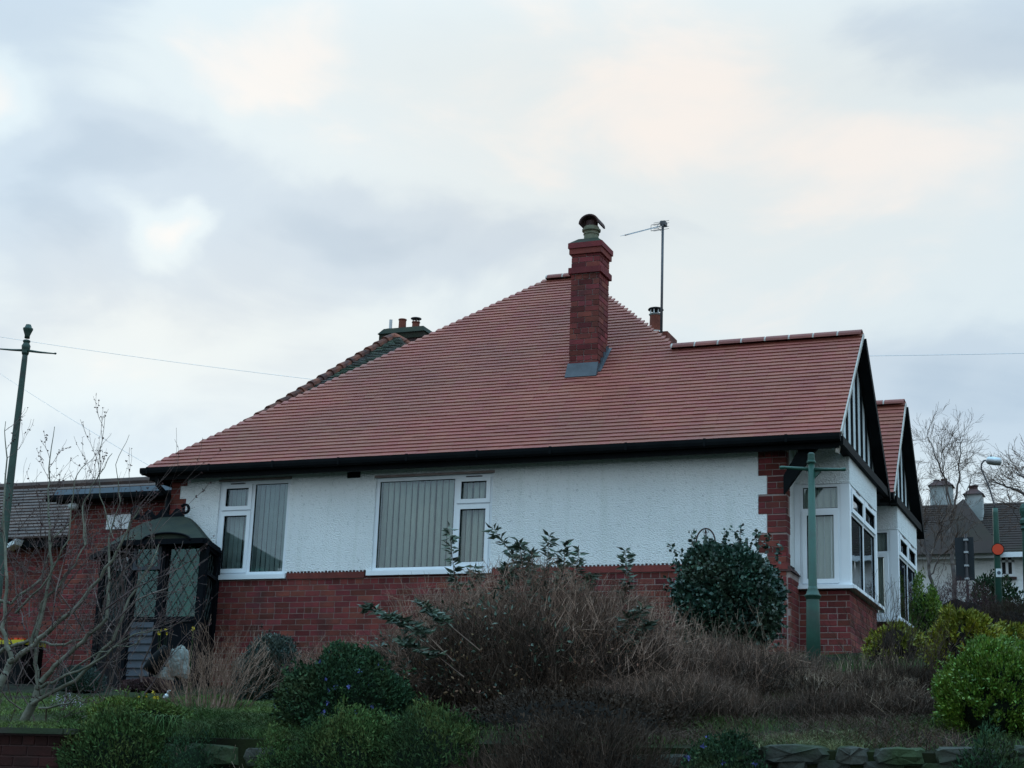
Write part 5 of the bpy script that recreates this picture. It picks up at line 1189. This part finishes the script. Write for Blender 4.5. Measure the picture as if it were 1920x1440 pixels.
at_mound(150, 1270, 15.5, .30, .25, .12, name='lavender_bush', label='low blue-grey bushy plant at the foot of the porch', cat='ground plant', m='bluegreen', n=5000, size=.035, seed=20, width=.2)
at_mound(275, 1290, 14.5, .28, .25, .09, name='heather', label='low reddish brown cushion plant below the white rock', cat='ground plant', m='twig_red', core='core_brown', n=4500, size=.03, seed=22, width=.25)
def drape(name, px, top, px_w, m, label, seed, n=9000, size=.032, y=9.95, ry=.30, cat='ground plant', drop=.75, core='core', **k):
    p = atY(px, top, y); r = abs(atY(px+px_w, top, y)[0]-p[0]); c = (p[0], y, p[2]-drop); return leafy_mound(name, c, (r, ry, drop), label, cat, m, core=core, n=n, size=size, seed=seed, lo=-.5, **k)
drape('trailing_plant', 225, 1335, 125, 'mound_l', 'feathery green plant hanging over the wall below the strap-leaved clump', 201, 16000, .034, amp=.14, width=.38)
drape('trailing_plant', 365, 1368, 72, 'mound', 'dark moss and stems hanging over the stones left of the small gap', 202, 7000, .026, amp=.12, width=.3)
drape('trailing_plant', 660, 1335, 165, 'mound_l', 'dark green trailing plant covering the wall under the periwinkle mound', 203, 24000, .028, amp=.2, width=.4)
drape('trailing_plant', 525, 1372, 42, 'mound_l', 'small mossy cushion over the wall right of the stone gap', 208, 5000, .026, amp=.14, width=.4)
drape('trailing_plant', 815, 1330, 120, 'mound_l', 'mixed leafy and straw-coloured growth left of the dark centre', 204, 12000, .035, amp=.16, width=.3, ry=.42)
dk = drape('trailing_plant', 1080, 1340, 200, 'twig_dark', 'very dark tangle of twigs and leaves below the big bare shrub, bottom centre', 205, 9000, .035, core='core_brown', amp=.14, width=.3, ry=.42)
twig_cloud(dk, (dk.location[0], 9.9, dk.location[2]+1.2), (1.0, .5, .85), 7000, .1, .3, 'twig_dark', 306, rad=.0022, out=.9, up=.5)
twig_cloud(dk, (dk.location[0], 9.9, dk.location[2]+1.2), (1.0, .5, .85), 1200, .1, .26, 'twig', 307, name='lighter_twigs', rad=.0016, out=.9, up=.5)
drape('trailing_plant', 1360, 1375, 105, 'mound', 'smooth dark green mat over the left end of the exposed stones', 206, 14000, .024, amp=.08, flower='fl_blue', nfl=14, width=.5)
drape('trailing_plant', 1850, 1385, 95, 'mound', 'dark growth over the wall under the bright green bush', 207, 6000, .04, core='core_brown', amp=.15, width=.3)
# right hand side
at_mound(1860, 1335, 11.3, .38, .5, .42, name='bright_green_bush', label='bright yellow-green rounded bush, nearest the camera at the right edge', m='bright', n=46000, size=.024, seed=23, amp=.16, clump=420, cs=.045, width=.5, updir=.8, jitter=.45)
at_mound(1912, 1275, 12.6, .34, .4, .27, name='bright_green_bush', label='second bright green bush rising just behind the nearest one at the right edge', m='bright', n=26000, size=.025, seed=24, amp=.16, clump=300, cs=.05, width=.5, updir=.8, jitter=.45)
at_mound(1812, 1200, 15.5, .36, .4, .27, name='rhododendron', label='yellow-green rhododendron with drooping leaf rosettes behind the bright green bushes', m='olive', core='core_brown', n=9000, size=.055, seed=25, amp=.22, clump=150, cs=.05, width=.34, updir=.1, jitter=.5)
at_mound(1880, 1215, 15.8, .28, .3, .19, name='rhododendron', label='lower rhododendron at the right, half hidden behind the bright green bushes', m='olive', core='core_brown', n=5000, size=.055, seed=26, amp=.22, clump=100, cs=.05, width=.34, updir=.1, jitter=.5)
at_mound(1675, 1225, 17.6, .30, .3, .30, name='yellow_shrub', label='sparse yellow-leaved shrub growing under the second bay window', m='olive', core='core_brown', n=1500, size=.06, seed=27, amp=.25, clump=60, cs=.1, width=.35)
at_mound(1735, 1135, 24.0, .32, .4, .34, name='green_shrub', label='fresh green leafy shrub beyond the end of the second bay', m='bright', n=9000, size=.05, seed=28, amp=.2, clump=90, cs=.08, width=.4)
at_mound(1865, 1112, 38.0, .85, .6, .42, name='clipped_hedge', label='dark rounded evergreen hedge in front of the far white house', cat='hedge', m='mound', n=6000, size=.10, seed=29, amp=.12)
at_mound(1800, 1150, 26.0, .85, .7, .50, name='bare_hedge', label='dark purplish leafless hedge behind the rhododendrons', cat='hedge', m='twig_red', core='core_brown', n=16000, size=.09, seed=30, amp=.15, width=.06, updir=.6)
at_mound(1890, 1190, 20.0, .60, .5, .35, name='bare_hedge', label='dense brown twiggy hedge at the right edge above the bright bushes', cat='hedge', m='twig_dark', core='core_brown', n=12000, size=.07, seed=33, amp=.15, width=.06, updir=.6)
t_, _, _ = bare_shrub('bare_shrub', (atY(400, 1290, 13.0)[0], 13.0), .75, .78, 'open pale-twigged leafless shrub in front of the white rock and brick wall', 'shrub', 'twig_mid', 90, 51, 2, .0050, spread=.5, ratio=.55, up=.3)
t_, _, _ = bare_shrub('bare_shrub', (atY(1700, 1330, 13.8)[0], 13.8), .7, .62, 'dark thin leafless bush between the lamp post and the bright green bush', 'shrub', 'twig_dark', 40, 52, 2, .005, spread=.55, ratio=.6, up=.25)
t_, _, _ = bare_shrub('bare_shrub', (atY(1660, 1220, 17.0)[0], 17.0), .5, .95, 'thin leafless bush reaching up in front of the second bay sill', 'shrub', 'twig_dark', 22, 53, 2, .0045, spread=.5, ratio=.6, up=.25)
t_, _, _ = bare_shrub('bare_shrub', (atY(1235, 1240, 16.8)[0], 16.8), .5, .85, 'dark brown twiggy bush between the big bare shrub and the ivy mound', 'shrub', 'twig_dark', 110, 54, 2, .004, spread=.5, ratio=.5, up=.35)
# extra texture of twigs on the brown mounds: strands on the left of the wall
# distant trees
def far_tree(px, py_base, y, h, r, label, seed, lean=(0, 0), lv=4, m='twig', spread=.42, ratio=.62, stems=1, up=.35):
    rng = np.random.default_rng(seed); b = atY(px, py_base, y); g0 = gz(b[0], y); t = thing('bare_tree', (b[0], y, g0), label, 'tree'); S = []
    for i in range(stems):
        d = nrm((lean[0]+(i-(stems-1)/2)*.16+rng.normal(0, .03), lean[1], 1)); grow(S, (b[0]+(i-(stems-1)/2)*.05, y, g0-.1), d, h*.48, r, lv, rng, up=up, wob=.16, nb=(4, 6), ratio=ratio, spread=spread, segs=6, rmin=.004)
    S = np.array(S); big_ = S[:, 6] > r*.35
    V, Fq = seg_mesh(S[big_], 6); fpart('trunk', V, Fq, M['birch'], t, smooth=True); V, Fq = seg_mesh(S[~big_], 3); fpart('branches', V, Fq, M[m], t)
def pix_tree(y, limbs, label, seed, m='twig', dens=.8, tl=(.5, 1.1), r_t=.0065):
    rng = np.random.default_rng(seed); b = atY(*limbs[0][0][0], y); t = thing('bare_tree', (b[0], y, gz(b[0], y)), label, 'tree'); S = []; S2 = []
    for li, (pts, r0, r1) in enumerate(limbs):
        P = [atY(px, py, y+rng.uniform(-.2, .2)*i) for i, (px, py) in enumerate(pts)]; Q = []
        if li == 0: P = [np.array((P[0][0], y, gz(b[0], y)-.1))]+P
        for i in range(len(P)-1):
            for k in range(5): Q.append(P[i]+(P[i+1]-P[i])*k/5+rng.normal(0, .02, 3))
        Q.append(P[-1]); n_ = len(Q)-1
        for i in range(n_):
            f0, f1 = i/n_, (i+1)/n_; S.append((*Q[i], *Q[i+1], r0+(r1-r0)*f0, r0+(r1-r0)*f1))
            if (li > 0) and i > n_*.2:
                for _ in range(2):
                    if rng.random() < dens: d = nrm(Q[i+1]-Q[i]); grow(S2, Q[i], nrm(d*.7+rng.normal(0, .6, 3)), rng.uniform(*tl)*(1-.4*f0), r_t, 2, rng, up=.2, wob=.35, nb=(3, 6), spread=.7, ratio=.6, segs=4, rmin=.0030)
    V, Fq = seg_mesh(S, 6); fpart('trunk', V, Fq, M['birch'], t, smooth=True); V, Fq = seg_mesh(S2, 3); fpart('branches', V, Fq, M[m], t)
pix_tree(44.0, [([(1790, 1120), (1783, 1000), (1786, 950)], .075, .045), ([(1786, 960), (1772, 900), (1752, 850), (1735, 800)], .035, .006), ([(1786, 960), (1798, 900), (1800, 850), (1802, 815)], .035, .006), ([(1783, 980), (1775, 920), (1768, 870), (1764, 830)], .022, .006), ([(1783, 1000), (1810, 930), (1822, 890)], .02, .008)],
         'tall slender birch with two leafless leaders in front of the far chimneys', 61, dens=.75, tl=(.45, 1.0))
pix_tree(40.0, [([(1745, 1110), (1740, 1040)], .05, .04), ([(1740, 1060), (1728, 980), (1722, 900)], .03, .01), ([(1742, 1060), (1755, 1010), (1775, 960)], .025, .01), ([(1740, 1050), (1720, 1010), (1712, 960)], .02, .008), ([(1745, 1080), (1765, 1040), (1790, 1020)], .02, .008)],
         'low many-stemmed leafless tree against the end gable, before the far brown roof', 62, dens=.9, tl=(.4, .9))
pix_tree(36.0, [([(1960, 1120), (1955, 960)], .16, .12), ([(1955, 960), (1925, 930), (1895, 915), (1862, 905)], .05, .012), ([(1955, 950), (1930, 900), (1905, 885)], .04, .012), ([(1955, 940), (1940, 880), (1925, 865)], .04, .012), ([(1955, 980), (1915, 955), (1890, 950)], .03, .01)],
         'leafless branches of a tree reaching in over the right edge beside the street light', 63, dens=.8, tl=(.4, .8))

# ---- stones of the garden retaining wall
gw = thing('stone_wall', (-3.2, 10, 0.12), 'low dry-stone retaining wall of dark mossy blocks along the bottom right', 'wall')
part('backing', MB().box(-7.2, .9, 10.06, 10.2, 0, 1.92), M['core_brown'], gw)
def stone(x0, x1, z0, z1, y, rng, root, m='stone', name='stone', dpt=.20):
    n1_, n2_ = 11, 6; V = []; cx, cz = (x0+x1)/2, (z0+z1)/2
    for j in range(n2_+1):
        ph = -math.pi/2+math.pi*j/n2_
        for i in range(n1_+1):
            th = 2*math.pi*i/(n1_+1); ex = .38
            sx = np.sign(math.cos(th))*abs(math.cos(th))**ex*max(math.cos(ph), 0)**.35; sz = np.sign(math.sin(th))*abs(math.sin(th))**ex*max(math.cos(ph), 0)**.35 if math.cos(ph) > 0 else 0; sy = math.sin(ph)
            V.append((cx+sx*(x1-x0)/2*rng.uniform(.82, 1.04), y+sy*dpt/2*rng.uniform(.85, 1.1)+.05, cz+sz*(z1-z0)/2*rng.uniform(.80, 1.05)))
    q = n1_+1; Fs = [(j*q+i, j*q+(i+1) % q, (j+1)*q+(i+1) % q, (j+1)*q+i) for j in range(n2_) for i in range(q)]; return part(name, MB().add(V, Fs), M[m], root, smooth=False)
rng = np.random.default_rng(77); z = 1.16; row = 0
while z < 1.97:
    h = rng.uniform(.14, .21); x = -7.1+rng.uniform(0, .2)
    while x < .8:
        l_ = rng.uniform(.2, .5)
        stone(x+.008, x+l_-.008, z+.002, z+h+.004+rng.uniform(-.01, .012), 10.0+rng.normal(0, .015), rng, gw); x += l_
    z += h; row += 1
x = -2.75
while x < .6:                                       # larger cope stones, right part
    l_ = rng.uniform(.22, .50); stone(x, x+l_-.012, z-.05, z+.05+rng.uniform(0, .05), 10.0, rng, gw, dpt=.22, name='cope_stone'); x += l_
# ---- brick retaining wall and coping at the bottom left
lw = thing('garden_wall', (-8.6, 10, .12), 'low dark red brick retaining wall with a pale flat coping at the bottom left corner', 'wall')
cpz = atY(60, 1366, 9.9)[2]; xr_ = atY(150, 1370, 9.9)[0]
BRICKS.clear(); bw = part('brick_wall', MB().box(-11.5, xr_, 9.86, 10.0, 0.1, cpz-.04), M['cowl'], lw); 
lay_bricks(Face((0, 9.855), (1, 0), (0, -1)), -9.4, xr_, 1.35, cpz-.05, bw, single=True); flush_bricks(120, 'brick_old')
x = -11.5
while x < xr_: part('coping_slab', MB().box(x, min(x+.58, xr_+.03), 9.80, 10.08, cpz-.04, cpz+.0), M['oldtile'], lw); x += .59
part('backing', MB().box(xr_, -7.2, 10.06, 10.2, 0, 1.95), M['core_brown'], lw)

# ---- small garden things
rk = atY(336, 1238, 15.6); r_ = thing('white_rock', (rk[0], 15.6, gz(rk[0], 15.6)), 'pale rough pointed rock standing before the porch door', 'rock')
V, Fq = dome((rk[0], 15.6, rk[2]-.10), (.135, .12, .27), 4, nu=22, nv=12, amp=.34); fpart('rock', V, Fq, M['rock'], r_)
V, Fq = dome((rk[0]-.12, 15.5, rk[2]-.19), (.12, .1, .10), 5, nu=18, nv=8, amp=.2); fpart('foot', V, Fq, M['rock'], r_)
bp = atY(300, 1232, 15.4); t = thing('black_sack', (bp[0], 15.4, gz(bp[0], 15.4)), 'leaning dark conical sack beside the pale rock', 'sack')
part('body', MB().tube([(bp[0]-.10, 15.4, bp[2]-.16), (bp[0]-.05, 15.4, bp[2]-.06), (bp[0]+.02, 15.4, bp[2]+.04), (bp[0]+.06, 15.4, bp[2]+.12)], [.10, .095, .06, .03], 12), M['black'], t, smooth=True)
wg = atY(314, 1302, 13.2); t = thing('white_ornament', (wg[0], 13.2, gz(wg[0], 13.2)), 'tiny white bird-like ornament on the grass below the pale rock', 'ornament')
part('body', MB().tube([(wg[0]-.035, 13.2, wg[2]-.035), (wg[0]-.01, 13.2, wg[2]-.015), (wg[0]+.005, 13.2, wg[2])], [.015, .024, .012], 10), M['white'], t, smooth=True)
part('head', MB().tube([(wg[0]+.0, 13.2, wg[2]), (wg[0]+.012, 13.2, wg[2]+.03), (wg[0]+.02, 13.2, wg[2]+.035), (wg[0]+.035, 13.2, wg[2]+.03)], [.011, .014, .010, .003], 8), M['white'], t, smooth=True)
part('stake', MB().tube([(wg[0], 13.2, gz(wg[0], 13.2)), (wg[0]-.01, 13.2, wg[2]-.02)], .004, 5), M['metal'], t)
def daffs(px, py, y, n, label, seed):
    rng = np.random.default_rng(seed); b = atY(px, py, y); t = thing('daffodils', (b[0], y, gz(b[0], y)), label, 'flowers'); S = []; P = []; D = []; LP = []; LD = []
    for i in range(n):
        x = b[0]+rng.normal(0, .05); yy = y+rng.normal(0, .04); g0 = gz(x, yy); top = b[2]+rng.uniform(-.03, .03); S.append((x, yy, g0, x, yy, top, .003, .002))
        for k in range(6): a = k*math.pi/3; P.append((x, yy, top)); D.append((math.cos(a), -.3, math.sin(a)))
        for k in range(5): LP.append((x+rng.normal(0, .02), yy, g0)); LD.append((rng.normal(0, .2), rng.normal(0, .2), 1))
    V, Fq = seg_mesh(S); fpart('stems', V, Fq, M['mound_l'], t); V, Fq = leaf_mesh(P, D, .026, rng, width=.8, jitter=.1); fpart('flowers', V, Fq, M['fl_yellow'], t); V, Fq = leaf_mesh(LP, LD, .14, rng, width=.12, jitter=.1); fpart('leaves', V, Fq, M['mound_l'], t)
daffs(308, 1184, 16.5, 4, 'small yellow flowers before the porch door', 1); daffs(364, 1180, 16.6, 2, 'single yellow flowers at the right foot of the porch', 2); daffs(282, 1304, 12.3, 7, 'yellow flowers on the lawn edge left of the white ornament', 3)
# strap leaved clump hanging over the wall
rng = np.random.default_rng(8); sp_ = atY(300, 1345, 10.2); t = thing('strap_leaved_plant', (sp_[0], 10.2, gz(sp_[0], 10.2)), 'clump of long drooping strap leaves hanging over the wall edge', 'plant'); Vs = []; Fs = []; o = 0
for i in range(110):
    a = rng.uniform(-1.9, 1.9)-math.pi/2; d = np.array((math.cos(a), math.sin(a), 0)); l_ = rng.uniform(.16, .34); p = sp_+np.array((rng.normal(0, .07), rng.normal(0, .05), 0)); w2 = rng.uniform(.004, .008); sd2 = np.cross(d, (0, 0, 1)); pr = []
    for k in range(6):
        s = k/5; q = p+d*l_*s*.6+np.array((0, 0, l_*(.55*s-1.35*s*s))); pr += [q-sd2*w2*(1-s*.8), q+sd2*w2*(1-s*.8)]
    Vs += pr; Fs += [(o+2*k, o+2*k+1, o+2*k+3, o+2*k+2) for k in range(5)]; o += 12
fpart('leaves', np.array(Vs), np.array(Fs), M['mound_l'], t)
# straw litter hanging under it
S = []
for i in range(260):
    p = np.array((sp_[0]+rng.normal(.25, .28), 9.98+rng.normal(0, .03), rng.uniform(1.45, 2.0))); d = nrm((rng.normal(0, .3), 0, -1)); S.append((*p, *(p+d*rng.uniform(.06, .18)), .002, .001))
V, Fq = seg_mesh(S); t = thing('dry_trailing_stems', (sp_[0]+.25, 9.98, 1.5), 'dry straw-coloured stems trailing down the wall under the strap-leaved clump', 'dead stems'); fpart('stems', V, Fq, M['twig_pale'], t)
# pale heads of a small clump on the left lawn
rng = np.random.default_rng(18); b = atY(130, 1285, 13.5); t = thing('pale_flower_clump', (b[0], 13.5, gz(b[0], 13.5)), 'small clump of pale lilac flower spikes on the left lawn', 'flowers'); P = []; S = []
for i in range(60):
    x = b[0]+rng.normal(0, .09); y = 13.5+rng.normal(0, .08); g0 = gz(x, y); h = rng.uniform(.06, .17); S.append((x, y, g0, x, y, g0+h, .002, .0015))
    for k in range(6): P.append((x, y, g0+h-k*.009))
V, Fq = seg_mesh(S); fpart('stems', V, Fq, M['mound_l'], t); V, Fq = leaf_mesh(P, rng.normal(0, 1, (len(P), 3)), .014, rng, width=.8); fpart('flowers', V, Fq, M['fl_white'], t)

# ---- grass, litter and low growth over the bank: nobody could count it
def grass(name, px0, px1, y0, y1, n, h, m, seed, thin=.0022, lean=.35, label=''):
    rng = np.random.default_rng(seed); y = rng.uniform(y0, y1, n); px = rng.uniform(px0, px1, n)
    dx = np.array([ray(p, 1300)[0]/ray(p, 1300)[1] for p in np.linspace(-100, 2020, 60)]); x = np.interp(px, np.linspace(-100, 2020, 60), dx)*y
    g0 = ground_z(x, y); cl = noise3(np.stack([x*2.2, y*2.2, x*0], 1), seed); keep = cl > rng.uniform(-1.0, .25, n); x, y, g0, cl = x[keep], y[keep], g0[keep], cl[keep]; n = len(x)
    hh = h*rng.uniform(.4, 1.2, n)*(1+.5*cl); dr = np.stack([rng.normal(0, lean, n), rng.normal(0, lean, n), np.ones(n)], 1); base_ = np.stack([x, y, g0-.01], 1); mid = base_+dr*hh[:, None]*.55; dr2 = dr*np.array((1.9, 1.9, .8)); tip = base_+dr2*hh[:, None]
    a = rng.uniform(0, math.pi, n); sd3 = np.stack([np.cos(a), np.sin(a), a*0], 1)*thin*rng.uniform(.7, 1.4, n)[:, None]
    V = np.stack([base_-sd3, base_+sd3, mid+sd3*.8, mid-sd3*.8, tip+sd3*.15, tip-sd3*.15], 1).reshape(-1, 3); o = np.arange(n)[:, None]*6
    Fq = np.concatenate([o+np.array([[0, 1, 2, 3]]), o+np.array([[3, 2, 4, 5]])]); tag(fpart(name, V, Fq, M[m]), label, 'grass', kind='stuff')
grass('lawn', -40, 560, 10.15, 15.5, 62000, .055, 'grassm', 91, label='short dark green lawn on the bank at the left')
grass('pale_grass', 330, 640, 10.1, 11.8, 15000, .06, 'grass_pale', 92, label='pale mossy grass along the wall top left of the periwinkle mound')
grass('rough_grass', 560, 1960, 10.1, 18.5, 46000, .09, 'mound_l', 93, label='rough dark growth under the shrubs on the bank')
grass('wall_top_growth', 120, 900, 10.0, 11.6, 26000, .11, 'mound_l', 96, lean=.6, label='rough green growth merging the mounds along the wall top')
grass('dry_litter', 1150, 1800, 10.1, 15.5, 26000, .12, 'twig', 94, thin=.0016, lean=.8, label='brown dead grass and stems matted on the bank at the right')
grass('dry_grass', 1420, 1620, 10.05, 10.6, 3500, .07, 'grass_pale', 95, lean=.6, label='dry pale tuft of grass along the top of the stone wall')
